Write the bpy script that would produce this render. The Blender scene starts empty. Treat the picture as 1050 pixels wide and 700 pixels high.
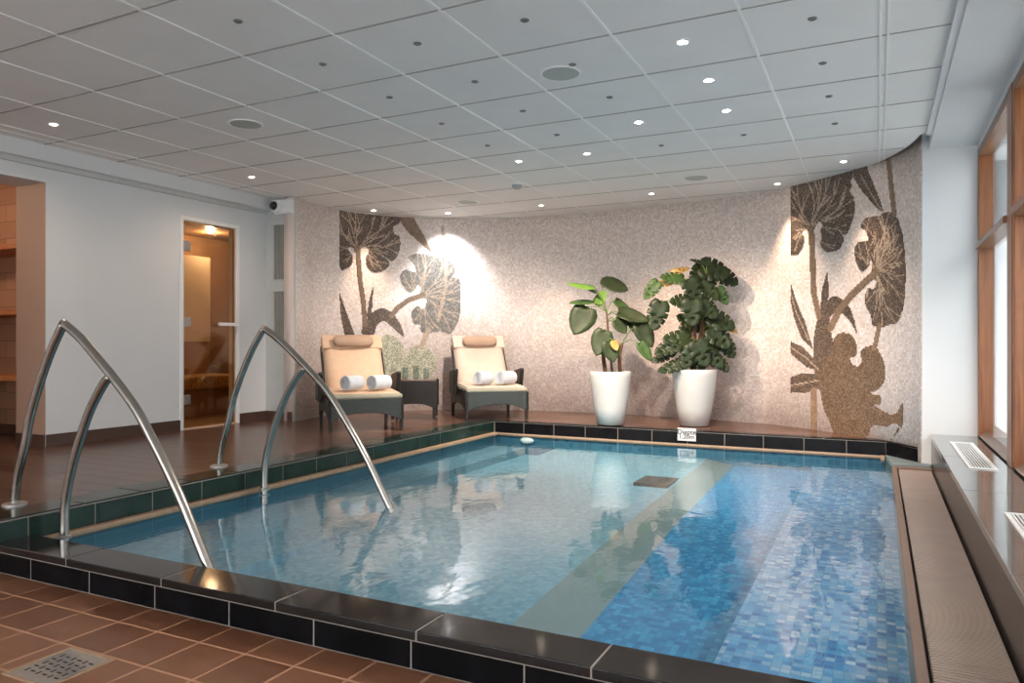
import bpy, bmesh, math, random
from mathutils import Vector, Matrix
random.seed(7)
SC = bpy.context.scene
COL = SC.collection

# ------------------------------------------------------------------ survey
F, YAW, CY, EYE = 757.0, 0.4599, 351.7, 1.03
sn, cs = math.sin(YAW), math.cos(YAW)
RIGHT = Vector((cs, sn, 0)); UP = Vector((0, 0, 1)); TOCAM = Vector((sn, -cs, 0))

def ray(u, v):
    x = (u - 525) / F; y = -(v - CY) / F
    return Vector((x * cs - sn, x * sn + cs, y))
def at_d(u, v, d):
    r = ray(u, v) * d
    return Vector((r.x, r.y, r.z + EYE))
def at_x(u, v, X):
    r = ray(u, v); r *= X / r.x
    return Vector((r.x, r.y, r.z + EYE))
def at_y(u, v, Y):
    r = ray(u, v); r *= Y / r.y
    return Vector((r.x, r.y, r.z + EYE))
def at_z(u, v, z):
    r = ray(u, v); r *= (z - EYE) / r.z
    return Vector((r.x, r.y, z))
def project(p):
    d = -sn * p.x + cs * p.y
    return 525 + F * (cs * p.x + sn * p.y) / d, CY - F * (p.z - EYE) / d

# ------------------------------------------------------------------ materials
MATS = {}
def srgb(r, g, b):
    f = lambda c: (c / 12.92 if c <= .04045 else ((c + .055) / 1.055) ** 2.4)
    return (f(r / 255), f(g / 255), f(b / 255), 1)

class NT:
    def __init__(s, name):
        s.m = bpy.data.materials.new(name); s.m.use_nodes = True
        s.t = s.m.node_tree; s.t.nodes.clear()
        s.out = s.n('ShaderNodeOutputMaterial')
    def n(s, kind, **kw):
        nd = s.t.nodes.new(kind)
        for k, v in kw.items():
            if k.startswith('i_'):
                key = k[2:].replace('_', ' ')
                nd.inputs[key].default_value = v
            else:
                setattr(nd, k, v)
        return nd
    def l(s, a, b): s.t.links.new(a, b)
    def pbsdf(s, **kw):
        b = s.n('ShaderNodeBsdfPrincipled')
        for k, v in kw.items(): b.inputs[k.replace('_', ' ')].default_value = v
        s.l(b.outputs[0], s.out.inputs[0]); return b
    def math(s, op, a, b=None):
        nd = s.n('ShaderNodeMath', operation=op)
        for i, x in enumerate((a, b)):
            if x is None: continue
            if isinstance(x, (int, float)): nd.inputs[i].default_value = x
            else: s.l(x, nd.inputs[i])
        return nd.outputs[0]
    def mix(s, fac, a, b):
        nd = s.n('ShaderNodeMix', data_type='RGBA')
        if isinstance(fac, (int, float)): nd.inputs[0].default_value = fac
        else: s.l(fac, nd.inputs[0])
        for i, x in ((6, a), (7, b)):
            if isinstance(x, tuple): nd.inputs[i].default_value = x
            else: s.l(x, nd.inputs[i])
        return nd.outputs[2]
    def ramp(s, fac, stops, interp='LINEAR'):
        nd = s.n('ShaderNodeValToRGB'); cr = nd.color_ramp; cr.interpolation = interp
        while len(cr.elements) < len(stops): cr.elements.new(.5)
        for e, (p, c) in zip(cr.elements, stops): e.position = p; e.color = c
        s.l(fac, nd.inputs[0]); return nd.outputs[0]

def plain(name, col, rough=.5, metal=0, var=.06, scale=8, bump=0, bscale=60, spec=.5, coat=0, trans=0, emit=None, es=0):
    if name in MATS: return MATS[name]
    t = NT(name); b = t.pbsdf(Roughness=rough, Metallic=metal)
    b.inputs['Specular IOR Level'].default_value = spec
    b.inputs['Coat Weight'].default_value = coat
    b.inputs['Transmission Weight'].default_value = trans
    tc = t.n('ShaderNodeTexCoord')
    nz = t.n('ShaderNodeTexNoise'); nz.inputs['Scale'].default_value = scale; nz.inputs['Detail'].default_value = 4
    t.l(tc.outputs['Object'], nz.inputs['Vector'])
    lo = tuple(c * (1 - var) for c in col[:3]) + (1,); hi = tuple(min(1, c * (1 + var)) for c in col[:3]) + (1,)
    t.l(t.ramp(nz.outputs[0], [(.3, lo), (.7, hi)]), b.inputs['Base Color'])
    if bump:
        n2 = t.n('ShaderNodeTexNoise'); n2.inputs['Scale'].default_value = bscale; n2.inputs['Detail'].default_value = 3
        t.l(tc.outputs['Object'], n2.inputs['Vector'])
        bp = t.n('ShaderNodeBump'); bp.inputs['Strength'].default_value = bump; bp.inputs['Distance'].default_value = .01
        t.l(n2.outputs[0], bp.inputs['Height']); t.l(bp.outputs[0], b.inputs['Normal'])
    if emit:
        b.inputs['Emission Color'].default_value = emit; b.inputs['Emission Strength'].default_value = es
    MATS[name] = t.m; return t.m

def grid_mat(name, pitch, offset, cols, grout, gw, rough, coord='Object', bump=.3, axes='xy', grout_rough=.8, stagger=0, lowvar=0, spec=.5, metal=0, lo_scale=1.5, coat=0):
    """tiles: pitch (a,b), per tile colour from a ramp, grout lines; axes choose the in-plane pair"""
    t = NT(name); b = t.pbsdf(Roughness=rough, Metallic=metal); b.inputs['Specular IOR Level'].default_value = spec
    b.inputs['Coat Weight'].default_value = coat
    tc = t.n('ShaderNodeTexCoord'); sp = t.n('ShaderNodeSeparateXYZ')
    t.l(tc.outputs[coord], sp.inputs[0])
    ax = {'x': 0, 'y': 1, 'z': 2}
    A = t.math('DIVIDE', t.math('SUBTRACT', sp.outputs[ax[axes[0]]], offset[0]), pitch[0])
    B = t.math('DIVIDE', t.math('SUBTRACT', sp.outputs[ax[axes[1]]], offset[1]), pitch[1])
    if stagger:
        A = t.math('ADD', A, t.math('MULTIPLY', t.math('MODULO', t.math('FLOOR', B), 2), stagger))
    cx = t.n('ShaderNodeCombineXYZ'); t.l(t.math('FLOOR', A), cx.inputs[0]); t.l(t.math('FLOOR', B), cx.inputs[1])
    wn = t.n('ShaderNodeTexWhiteNoise'); t.l(cx.outputs[0], wn.inputs['Vector'])
    col = t.ramp(wn.outputs['Value'], cols)
    if lowvar:
        nz = t.n('ShaderNodeTexNoise'); nz.inputs['Scale'].default_value = lo_scale; nz.inputs['Detail'].default_value = 5
        t.l(tc.outputs[coord], nz.inputs['Vector'])
        dk = t.ramp(nz.outputs[0], [(.3, (1 - lowvar,) * 3 + (1,)), (.7, (1 + lowvar,) * 3 + (1,))])
        nd = t.n('ShaderNodeMix', data_type='RGBA', blend_type='MULTIPLY'); nd.inputs[0].default_value = 1
        t.l(col, nd.inputs[6]); t.l(dk, nd.inputs[7]); col = nd.outputs[2]
    def edge(v, w):
        fr = t.math('FRACT', v); d = t.math('MINIMUM', fr, t.math('SUBTRACT', 1, fr))
        return t.math('LESS_THAN', d, w)
    m = t.math('MAXIMUM', edge(A, gw[0] / pitch[0] / 2), edge(B, gw[1] / pitch[1] / 2))
    t.l(t.mix(m, col, grout), b.inputs['Base Color'])
    r = t.n('ShaderNodeMix'); t.l(m, r.inputs[0]); r.inputs[2].default_value = rough; r.inputs[3].default_value = grout_rough
    t.l(r.outputs[0], b.inputs['Roughness'])
    if bump:
        bp = t.n('ShaderNodeBump'); bp.inputs['Strength'].default_value = bump; bp.inputs['Distance'].default_value = .004
        t.l(t.math('SUBTRACT', 1, m), bp.inputs['Height']); t.l(bp.outputs[0], b.inputs['Normal'])
    MATS[name] = t.m; return t.m

def clear_mat(name, tint, rough=0.0, ior=1.45, bump=0, bscale=3, refl=1.0):
    """thin sheet: Fresnel mix of tinted transparency and a mirror coat"""
    t = NT(name)
    tr = t.n('ShaderNodeBsdfTransparent'); tr.inputs[0].default_value = tint
    gl = t.n('ShaderNodeBsdfGlossy'); gl.inputs['Roughness'].default_value = rough
    gl.inputs['Color'].default_value = (refl, refl, refl, 1)
    fr = t.n('ShaderNodeFresnel'); fr.inputs['IOR'].default_value = ior
    ge = t.n('ShaderNodeNewGeometry')
    t.l(t.math('ADD', t.math('MULTIPLY', ge.outputs['Backfacing'], 1 / ior - ior), ior), fr.inputs['IOR'])
    mx = t.n('ShaderNodeMixShader')
    if bump:
        tc = t.n('ShaderNodeTexCoord'); mp = t.n('ShaderNodeMapping'); mp.inputs['Scale'].default_value = (1, .55, 1)
        t.l(tc.outputs['Object'], mp.inputs[0])
        nz = t.n('ShaderNodeTexNoise'); nz.inputs['Scale'].default_value = bscale; nz.inputs['Detail'].default_value = 3
        nz.inputs['Distortion'].default_value = .6
        t.l(mp.outputs[0], nz.inputs['Vector'])
        bp = t.n('ShaderNodeBump'); bp.inputs['Strength'].default_value = bump; bp.inputs['Distance'].default_value = .02
        t.l(nz.outputs[0], bp.inputs['Height'])
        t.l(bp.outputs[0], gl.inputs['Normal']); t.l(bp.outputs[0], fr.inputs['Normal'])
    t.l(fr.outputs[0], mx.inputs[0]); t.l(tr.outputs[0], mx.inputs[1]); t.l(gl.outputs[0], mx.inputs[2])
    t.l(mx.outputs[0], t.out.inputs[0])
    MATS[name] = t.m; return t.m

def g(v): return (v, v, v, 1)
M = {}
M['paint'] = plain('white_paint', (.66, .67, .675, 1), .6, var=.02, scale=2)
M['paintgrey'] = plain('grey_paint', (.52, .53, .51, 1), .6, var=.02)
M['panelgrey'] = plain('panel_grey', (.50, .515, .50, 1), .45, var=.03)
M['louver'] = plain('louver_grey', (.24, .24, .22, 1), .5)
M['ceil'] = plain('ceiling_tile', (.80, .785, .765, 1), .85, var=.025, scale=3)
M['tbar'] = plain('tbar_white', (.86, .86, .84, 1), .4, var=.01)
M['groove'] = plain('tile_joint', (.36, .345, .32, 1), .8)  # shade along the tile edges, put into the strip colour
M['floor'] = grid_mat('terracotta_tile', (.2125, .2125), (-2.942, 1.80 - .2125 * 20),
    [(0, srgb(104, 64, 42)), (.5, srgb(122, 79, 55)), (1, srgb(132, 89, 66))], srgb(172, 128, 100), (.010, .010), .38, lowvar=.14, spec=.4)
M['deck'] = grid_mat('brown_plank_tile', (.9, .15), (0, .02), [(0, srgb(80, 56, 46)), (.5, srgb(92, 66, 54)), (1, srgb(103, 76, 64))],
    srgb(68, 48, 40), (.003, .003), .24, lowvar=.12, stagger=.5, bump=.1, spec=.45)
M['skirt'] = plain('brown_skirting', srgb(78, 58, 50), .35)
blk = [(0, (.008, .010, .009, 1)), (1, (.016, .018, .017, 1))]
M['black_tile'] = plain('black_glazed_tile', (.006, .006, .007, 1), .10, var=.3, spec=.06)
M['green_reflection_tile'] = plain('dark_green_glazed_tile', (.012, .028, .022, 1), .16, var=.3, spec=.25)  # black tile again, with a greenish reflection put into its base colour
M['grout'] = plain('grey_grout', srgb(140, 132, 124), .8)
M['beige'] = plain('beige_tile_edge', srgb(156, 128, 104), .6, var=.1, scale=30)
mos = [(0, srgb(216, 200, 190)), (.3, srgb(230, 216, 208)), (.7, srgb(238, 226, 219)), (1, srgb(250, 244, 240))]
M['mosaic'] = grid_mat('pale_glass_mosaic', (.02, .02), (0, 0), mos, srgb(218, 203, 195), (.002, .002), .3, coord='UV', bump=.12, lowvar=.05, spec=.4, lo_scale=9)
def tess(name, c0, c1, c2):
    return grid_mat(name, (.0115, .0115), (0, 0), [(0, c0), (.5, c1), (1, c2)], c1, (.001, .001), .3, coord='UV', bump=.1, lowvar=.15, lo_scale=14)
M['leafA'] = tess('mural_leaf', srgb(62, 52, 46), srgb(92, 78, 68), srgb(132, 116, 104))
M['leafB'] = tess('mural_leaf_mixed', srgb(112, 116, 104), srgb(166, 164, 142), srgb(212, 208, 186))
M['figure'] = tess('mural_figure', srgb(78, 62, 50), srgb(102, 84, 68), srgb(134, 114, 96))
M['leafC'] = tess('mural_leaf_pale', srgb(84, 80, 76), srgb(116, 112, 106), srgb(154, 148, 140))  # mural leaf again, lightened in colour for the strong light on it
M['stem'] = tess('mural_stem', srgb(112, 92, 76), srgb(132, 110, 92), srgb(150, 128, 108))
M['vein'] = tess('mural_vein', srgb(146, 126, 108), srgb(170, 150, 132), srgb(196, 178, 160))
M['steel'] = plain('brushed_steel', (.44, .415, .38, 1), .24, metal=1, var=.05, scale=40)
M['steel_dull'] = plain('dull_steel', (.42, .41, .40, 1), .42, metal=1, var=.08, scale=60)
M['white_metal'] = plain('white_enamel', (.8, .8, .8, 1), .35, var=.01)
M['dark'] = plain('dark_void', (.012, .012, .012, 1), .6)
M['granite'] = plain('polished_granite', (.10, .108, .106, 1), .12, var=.35, scale=90, spec=.65, coat=.35)
M['grate'] = plain('beige_plastic_slats', srgb(164, 148, 138), .5, var=.05)
M['framebrown'] = plain('brown_channel_edge', srgb(116, 94, 80), .4)
M['granite_dark'] = plain('dark_brown_granite', srgb(38, 30, 26), .2, spec=.2, var=.25, scale=60)
def wood(name, a, b, rough=.4, axis='z', sc=1.0):
    t = NT(name); p = t.pbsdf(Roughness=rough)
    tc = t.n('ShaderNodeTexCoord'); mp = t.n('ShaderNodeMapping')
    s = {'x': (1.2, 22, 22), 'y': (22, 1.2, 22), 'z': (22, 22, 1.2)}[axis]
    mp.inputs['Scale'].default_value = tuple(x * sc for x in s); t.l(tc.outputs['Object'], mp.inputs[0])
    nz = t.n('ShaderNodeTexNoise'); nz.inputs['Scale'].default_value = 2; nz.inputs['Detail'].default_value = 6; nz.inputs['Distortion'].default_value = .8
    t.l(mp.outputs[0], nz.inputs['Vector']); t.l(t.ramp(nz.outputs[0], [(.3, a), (.7, b)]), p.inputs['Base Color'])
    return t.m
M['wood'] = wood('varnished_window_wood', srgb(104, 58, 26), srgb(152, 92, 46), .32)
M['wood_y'] = wood('varnished_window_wood_rail', srgb(112, 74, 50), srgb(150, 108, 78), .32, 'y')
M['sillwood'] = wood('grey_brown_sill_wood', srgb(86, 66, 52), srgb(122, 98, 80), .3, 'y')
M['shelfwood'] = wood('orange_shelf_wood', srgb(150, 88, 48), srgb(190, 120, 70), .5, 'x')
M['alcove'] = grid_mat('alcove_wood_tile', (.3, .15), (0, 0), [(0, srgb(150, 110, 86)), (1, srgb(180, 136, 108))], srgb(110, 76, 56), (.004, .004), .5, axes='xz', stagger=.5)
M['reveal'] = plain('alcove_reveal_paint', srgb(164, 134, 116), .7, var=.02)
M['saunawall'] = plain('steam_room_beige', srgb(226, 206, 176), .6, var=.04)
M['saunabrown'] = plain('steam_room_brown', srgb(146, 112, 80), .45, var=.15, scale=3)
M['gold'] = plain('gold_mosaic_bench', srgb(190, 150, 92), .3, var=.45, scale=30)
M['amber'] = clear_mat('amber_tinted_glass', (.86, .74, .58, 1), 0, 1.5)
M['glass'] = clear_mat('window_glass', (.94, .96, .96, 1), 0, 1.5)
M['water'] = clear_mat('pool_water', (.84, .955, .985, 1), .035, 1.33, bump=.10, bscale=7)
M['platform'] = grid_mat('pale_pool_mosaic', (.03, .03), (0, 0), [(0, srgb(86, 132, 152)), (.5, srgb(104, 147, 165)), (1, srgb(124, 162, 176))], srgb(112, 146, 158), (.002, .002), .5, bump=0)
M['riserpale'] = plain('pale_pool_riser', srgb(110, 124, 126), .5, var=.06)
M['deepblue'] = grid_mat('deep_blue_pool_mosaic', (.03, .03), (0, 0), [(0, srgb(18, 98, 148)), (.5, srgb(34, 122, 168)), (1, srgb(66, 148, 186))], srgb(46, 120, 160), (.002, .002), .45, bump=0, lowvar=.12, lo_scale=2.2)
M['bench'] = grid_mat('blue_pool_bench_mosaic', (.032, .032), (0, 0), [(0, srgb(34, 92, 150)), (.3, srgb(58, 126, 174)), (.6, srgb(84, 146, 184)), (.82, srgb(116, 148, 176)), (1, srgb(160, 174, 192))], srgb(108, 146, 168), (.003, .003), .4, bump=0, lowvar=.1)
M['poolwall'] = grid_mat('teal_pool_wall', (.05, .05), (0, 0), [(0, srgb(40, 92, 116)), (1, srgb(66, 120, 142))], srgb(90, 130, 146), (.003, .003), .5, axes='xz', bump=0)
M['wicker'] = None
def wicker(name, a, b):
    t = NT(name); p = t.pbsdf(Roughness=.5); tc = t.n('ShaderNodeTexCoord')
    w1 = t.n('ShaderNodeTexWave', bands_direction='Z'); w1.inputs['Scale'].default_value = 28; w1.inputs['Distortion'].default_value = .5
    w2 = t.n('ShaderNodeTexWave', bands_direction='X'); w2.inputs['Scale'].default_value = 20
    t.l(tc.outputs['Object'], w1.inputs[0]); t.l(tc.outputs['Object'], w2.inputs[0])
    f = t.math('MULTIPLY', w1.outputs[1], w2.outputs[1])
    t.l(t.mix(f, a, b), p.inputs['Base Color'])
    bp = t.n('ShaderNodeBump'); bp.inputs['Strength'].default_value = .5; bp.inputs['Distance'].default_value = .004
    t.l(f, bp.inputs['Height']); t.l(bp.outputs[0], p.inputs['Normal'])
    return t.m
M['wicker'] = wicker('charcoal_wicker', srgb(34, 40, 40), srgb(66, 76, 76))
M['wicker_brown'] = wicker('dark_brown_wicker', srgb(20, 17, 15), srgb(34, 29, 26))
M['cushion'] = plain('grey_green_cushion', srgb(150, 146, 130), .85, var=.05, bump=.3)
M['terry'] = plain('cream_terry_towel', srgb(214, 182, 154), .95, var=.05, scale=20, bump=.6, bscale=120)
M['terry_pale'] = plain('pale_terry_towel', srgb(212, 192, 176), .95, var=.05, scale=20, bump=.6, bscale=120)
M['pillow'] = plain('taupe_pillow', srgb(176, 148, 126), .9, var=.05, bump=.4, bscale=100)
M['roll'] = plain('white_towel', srgb(200, 206, 212), .95, var=.05, scale=30, bump=.6, bscale=130)
M['tumbler'] = clear_mat('tumbler_glass', (.70, .78, .76, 1), .02, 1.5)
M['tabletop'] = plain('table_glass_top', srgb(120, 100, 92), .08, spec=.8)
M['pot'] = plain('white_glazed_pot', (.46, .47, .465, 1), .12, var=.02, coat=.4)
M['soil'] = plain('potting_soil', srgb(50, 36, 26), .95, var=.4, scale=50)
M['bark'] = plain('brown_stem_bark', srgb(84, 58, 36), .8, var=.3, scale=40)
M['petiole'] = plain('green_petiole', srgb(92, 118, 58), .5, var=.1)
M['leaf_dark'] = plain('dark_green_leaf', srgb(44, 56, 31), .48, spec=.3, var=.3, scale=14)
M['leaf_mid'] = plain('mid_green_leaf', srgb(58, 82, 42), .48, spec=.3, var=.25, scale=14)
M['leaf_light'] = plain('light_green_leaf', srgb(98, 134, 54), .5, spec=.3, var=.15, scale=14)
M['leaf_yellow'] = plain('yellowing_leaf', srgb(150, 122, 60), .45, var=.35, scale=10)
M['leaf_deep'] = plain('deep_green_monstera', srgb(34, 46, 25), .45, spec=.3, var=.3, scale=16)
M['sign'] = plain('white_sign', (.52, .54, .56, 1), .4, var=.01)
M['ink'] = plain('black_lettering', (.02, .025, .03, 1), .5)
M['camblack'] = plain('camera_lens_black', (.01, .01, .01, 1), .15)
M['speaker'] = plain('grey_speaker_mesh', (.42, .45, .42, 1), .7, var=.1, scale=200)
M['lens_warm'] = plain('lamp_warm', (1, .9, .8, 1), .3, emit=(1, .80, .60, 1), es=22)
M['lens_cool'] = plain('lamp_cool', (1, 1, 1, 1), .3, emit=(.95, .97, 1, 1), es=30)
M['fiber'] = plain('star_fitting_grey', (.16, .155, .15, 1), .4)
M['outside'] = plain('outside_render', (.80, .82, .84, 1), .9, var=.05)
M['ground'] = plain('outside_paving', (.62, .62, .60, 1), .9, var=.1)

# ------------------------------------------------------------------ mesh helpers
class MB:
    def __init__(s): s.bm = bmesh.new(); s.uv = None
    def box(s, x0, x1, y0, y1, z0, z1):
        v = [s.bm.verts.new(p) for p in ((x0, y0, z0), (x1, y0, z0), (x1, y1, z0), (x0, y1, z0), (x0, y0, z1), (x1, y0, z1), (x1, y1, z1), (x0, y1, z1))]
        for f in ((0, 3, 2, 1), (4, 5, 6, 7), (0, 1, 5, 4), (1, 2, 6, 5), (2, 3, 7, 6), (3, 0, 4, 7)): s.bm.faces.new([v[i] for i in f])
        return s
    def hexa(s, P):
        v = [s.bm.verts.new(p) for p in P]
        for f in ((0, 3, 2, 1), (4, 5, 6, 7), (0, 1, 5, 4), (1, 2, 6, 5), (2, 3, 7, 6), (3, 0, 4, 7)): s.bm.faces.new([v[i] for i in f])
        return s
    def prism(s, poly, z0, z1, tf=None):
        """polygon in (a,b), extruded along c from z0 to z1; tf maps (a,b,c) to a point"""
        tf = tf or (lambda a, b, c: (a, b, c))
        A = [s.bm.verts.new(tf(a, b, z0)) for a, b in poly]; B = [s.bm.verts.new(tf(a, b, z1)) for a, b in poly]
        n = len(poly)
        s.bm.faces.new(A[::-1]); s.bm.faces.new(B)
        for i in range(n): s.bm.faces.new((A[i], A[(i + 1) % n], B[(i + 1) % n], B[i]))
        return s
    def tube(s, pts, r, n=12, cap=True):
        pts = [Vector(p) for p in pts]; rs = r if isinstance(r, (list, tuple)) else [r] * len(pts)
        rings = []; prev = None
        for i, p in enumerate(pts):
            t = (pts[min(i + 1, len(pts) - 1)] - pts[max(i - 1, 0)]).normalized()
            if prev is None:
                a = Vector((0, 0, 1)) if abs(t.z) < .9 else Vector((1, 0, 0)); nrm = t.cross(a).normalized()
            else: nrm = (prev - t * prev.dot(t)).normalized()
            prev = nrm; b = t.cross(nrm)
            rings.append([s.bm.verts.new(p + (nrm * math.cos(2 * math.pi * k / n) + b * math.sin(2 * math.pi * k / n)) * rs[i]) for k in range(n)])
        for a, b in zip(rings, rings[1:]):
            for k in range(n): s.bm.faces.new((a[k], a[(k + 1) % n], b[(k + 1) % n], b[k]))
        if cap: s.bm.faces.new(rings[0][::-1]); s.bm.faces.new(rings[-1])
        return s
    def lathe(s, prof, n=40, tf=None):
        tf = tf or (lambda p: p)
        rings = [[s.bm.verts.new(tf((r * math.cos(2 * math.pi * k / n), r * math.sin(2 * math.pi * k / n), z))) for k in range(n)] for r, z in prof]
        for a, b in zip(rings, rings[1:]):
            for k in range(n): s.bm.faces.new((a[k], a[(k + 1) % n], b[(k + 1) % n], b[k]))
        s.bm.faces.new(rings[0][::-1]); s.bm.faces.new(rings[-1])
        return s
    def build(s, name, mat, parent=None, smooth=False, bevel=0, subd=0, loc=None, recalc=True):
        if recalc: bmesh.ops.recalc_face_normals(s.bm, faces=s.bm.faces)
        me = bpy.data.meshes.new(name); s.bm.to_mesh(me); s.bm.free()
        me.materials.append(mat)
        if smooth:
            for p in me.polygons: p.use_smooth = True
        o = bpy.data.objects.new(name, me); COL.objects.link(o)
        if parent: o.parent = parent
        if loc: o.location = loc
        if bevel:
            m = o.modifiers.new('bevel', 'BEVEL'); m.width = bevel; m.segments = 3; m.limit_method = 'ANGLE'; m.angle_limit = math.radians(40)
            for p in me.polygons: p.use_smooth = True
            w = o.modifiers.new('wn', 'WEIGHTED_NORMAL')
        if subd:
            m = o.modifiers.new('subd', 'SUBSURF'); m.levels = subd; m.render_levels = subd
        return o

def tag(o, label=None, cat=None, group=None, kind=None):
    if label: o['label'] = label
    if cat: o['category'] = cat
    if group: o['group'] = group
    if kind: o['kind'] = kind
    return o
def structure(o, label=None): 
    o['kind'] = 'structure'
    if label: o['label'] = label
    return o
def empty(name, loc=(0, 0, 0), rz=0):
    o = bpy.data.objects.new(name, None); COL.objects.link(o); o.location = loc; o.rotation_euler = (0, 0, rz)
    o.empty_display_size = .1
    return o
def copy_tree(o, parent=None):
    c = o.copy(); COL.objects.link(c)
    if parent: c.parent = parent
    for ch in [x for x in bpy.data.objects if x.parent == o and x is not c]: copy_tree(ch, c)
    return c
def catmull(P, n=6):
    out = []
    for i in range(len(P) - 1):
        p0, p1, p2, p3 = P[max(i - 1, 0)], P[i], P[i + 1], P[min(i + 2, len(P) - 1)]
        for k in range(n):
            t = k / n
            out.append(tuple(.5 * ((2 * b) + (c - a) * t + (2 * a - 5 * b + 4 * c - d) * t * t + (3 * b - a - 3 * c + d) * t ** 3) for a, b, c, d in zip(p0, p1, p2, p3)))
    out.append(tuple(P[-1])); return out

# ------------------------------------------------------------------ levels
DECK, WATER, COPE, CEIL, LEDGE = .23, .10, .13, 2.53, .343
XL = -5.74                      # left wall face
XP0, XP1 = -3.555, .095         # pool inner sides
YP0, YP1 = 2.115, 6.77          # pool front / back
YR = 6.40                       # white return wall
XW = .66                        # window wall

# ------------------------------------------------------------------ curved back wall line
wall_d = [(301, 7.55), (312, 7.72), (324, 7.95), (348, 8.28), (384, 8.58), (420, 8.75), (480, 8.88), (540, 8.78), (600, 8.52), (650, 8.22), (712, 7.84), (771, 7.42), (794, 7.25), (831, 6.86), (860, 6.56), (885, 6.30), (907, 6.09), (930, 5.82), (945, 5.62)]
WL = []
for u, d in wall_d:
    p = at_d(u, CY, d); WL.append((p.x, p.y))
WL = catmull(WL, 6)
ARC = [0]
for a, b in zip(WL, WL[1:]): ARC.append(ARC[-1] + math.dist(a, b))
def wall_hit(u, v, off=0.0):
    """where the sight line through (u,v) meets the curved wall: (arc length, z)"""
    r = ray(u, v)
    for i, (a, b) in enumerate(zip(WL, WL[1:])):
        ex, ey = b[0] - a[0], b[1] - a[1]
        den = r.x * ey - r.y * ex
        if abs(den) < 1e-9: continue
        t = (a[0] * ey - a[1] * ex) / den
        s = (a[0] * r.y - a[1] * r.x) / den
        if t > 0 and -1e-6 <= s <= 1 + 1e-6:
            return ARC[i] + s * (ARC[i + 1] - ARC[i]), EYE + r.z * t
    return None
def wall_pt(arc, z, off=0.0):
    arc = min(max(arc, 0), ARC[-1] - 1e-6)
    i = max(k for k in range(len(ARC) - 1) if ARC[k] <= arc)
    s = (arc - ARC[i]) / (ARC[i + 1] - ARC[i]); a, b = WL[i], WL[i + 1]
    tx, ty = b[0] - a[0], b[1] - a[1]; L = math.hypot(tx, ty)
    nx, ny = ty / L, -tx / L          # towards the room
    return Vector((a[0] + s * tx + nx * off, a[1] + s * ty + ny * off, z))

# back wall mesh with arc-length UV
bm = bmesh.new(); uvl = bm.loops.layers.uv.new('UVMap')
zs = [.02, 2.80]
cols_ = []
for (x, y), a in zip(WL, ARC): cols_.append([(bm.verts.new((x, y, z)), a, z) for z in zs])
for A, B in zip(cols_, cols_[1:]):
    f = bm.faces.new((A[0][0], B[0][0], B[1][0], A[1][0])); f.smooth = True
    for lp, (v, a, z) in zip(f.loops, (A[0], B[0], B[1], A[1])): lp[uvl].uv = (a, z)
me = bpy.data.meshes.new('wall_back'); bm.to_mesh(me); bm.free(); me.materials.append(M['mosaic'])
ow = bpy.data.objects.new('wall_back', me); COL.objects.link(ow); structure(ow, 'curved wall of pale pinkish glass mosaic behind the pool')
sm = ow.modifiers.new('solid', 'SOLIDIFY'); sm.thickness = .12; sm.offset = -1

# ------------------------------------------------------------------ floors
m = MB().box(XL, .385, -3.0, 1.955, -.1, 0)
structure(m.build('floor', M['floor']), 'terracotta square tile floor in front of the pool')
back_line = [(x, y) for x, y in WL]
deck_poly = [(XL, 1.955), (-3.76, 1.955), (-3.76, YP1 + .10), (.05, YP1 + .10), (.22, 6.6)] + [p for p in reversed(back_line) if p[0] < .2 or p[1] > 6.6] + [(XL, 5.78)]
m = MB().prism(deck_poly, -.1, DECK)
structure(m.build('floor', M['deck']), 'raised brown plank tile deck beside and behind the pool')

# ------------------------------------------------------------------ pool
pool = tag(empty('swimming_pool', (-1.73, 4.4, 0)), 'sunken indoor swimming pool with blue mosaic bottom and black tiled rim', 'pool')
PO = Vector((-1.73, 4.4, 0))
def pb(m, name, mat, **k):
    bmesh.ops.translate(m.bm, verts=m.bm.verts, vec=-PO); return m.build(name, mat, pool, **k)
# bottom, left to right: two entry steps, pale platform, pale riser, deep channel, blue bench
pb(MB().box(XP0, -3.20, YP0, YP1, -.75, -.03), 'entry_step', M['platform'])
pb(MB().box(-3.20, -2.86, YP0, YP1, -.75, -.10), 'entry_step', M['platform'])
YS = [YP0, 3.0, 4.6, YP1]; ZA = [-.20, -.14, -.07, -.015]; ZB = [-.31, -.24, -.125, -.06]; ZC = [-.058, -.052, -.042, -.022]
def shell(x0, x1, za, zb):
    m = MB()
    for k in range(3):
        m.hexa([(x0, YS[k], -.75), (x1, YS[k], -.75), (x1, YS[k + 1], -.75), (x0, YS[k + 1], -.75), (x0, YS[k], za[k]), (x1, YS[k], zb[k]), (x1, YS[k + 1], zb[k + 1]), (x0, YS[k + 1], za[k + 1])])
    bmesh.ops.remove_doubles(m.bm, verts=m.bm.verts, dist=1e-5)
    dead = [f for f in m.bm.faces if len({round(v.co.y, 4) for v in f.verts}) == 1 and abs(f.verts[0].co.y - YS[1]) < 1e-3 or (len({round(v.co.y, 4) for v in f.verts}) == 1 and abs(f.verts[0].co.y - YS[2]) < 1e-3)]
    bmesh.ops.delete(m.bm, geom=dead, context='FACES_ONLY')
    return m
pb(shell(-2.86, -1.38, ZA, ZA), 'platform', M['platform'])
pb(shell(-1.38, -1.15, ZA, ZB), 'platform_slope', M['riserpale'])
pb(shell(-1.15, -.50, ZB, ZB), 'pool_floor', M['deepblue'])
pb(shell(-.50, XP1, ZC, ZC), 'bench', M['bench'])
m = MB().box(XP0, .13, YP1, YP1 + .018, -.75, WATER + .004)
pb(m, 'back_wall', M['poolwall'])
pb(MB().box(XP0 - .012, XP0, YP0, YP1, -.75, WATER + .002), 'side_wall', M['poolwall'])
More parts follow.
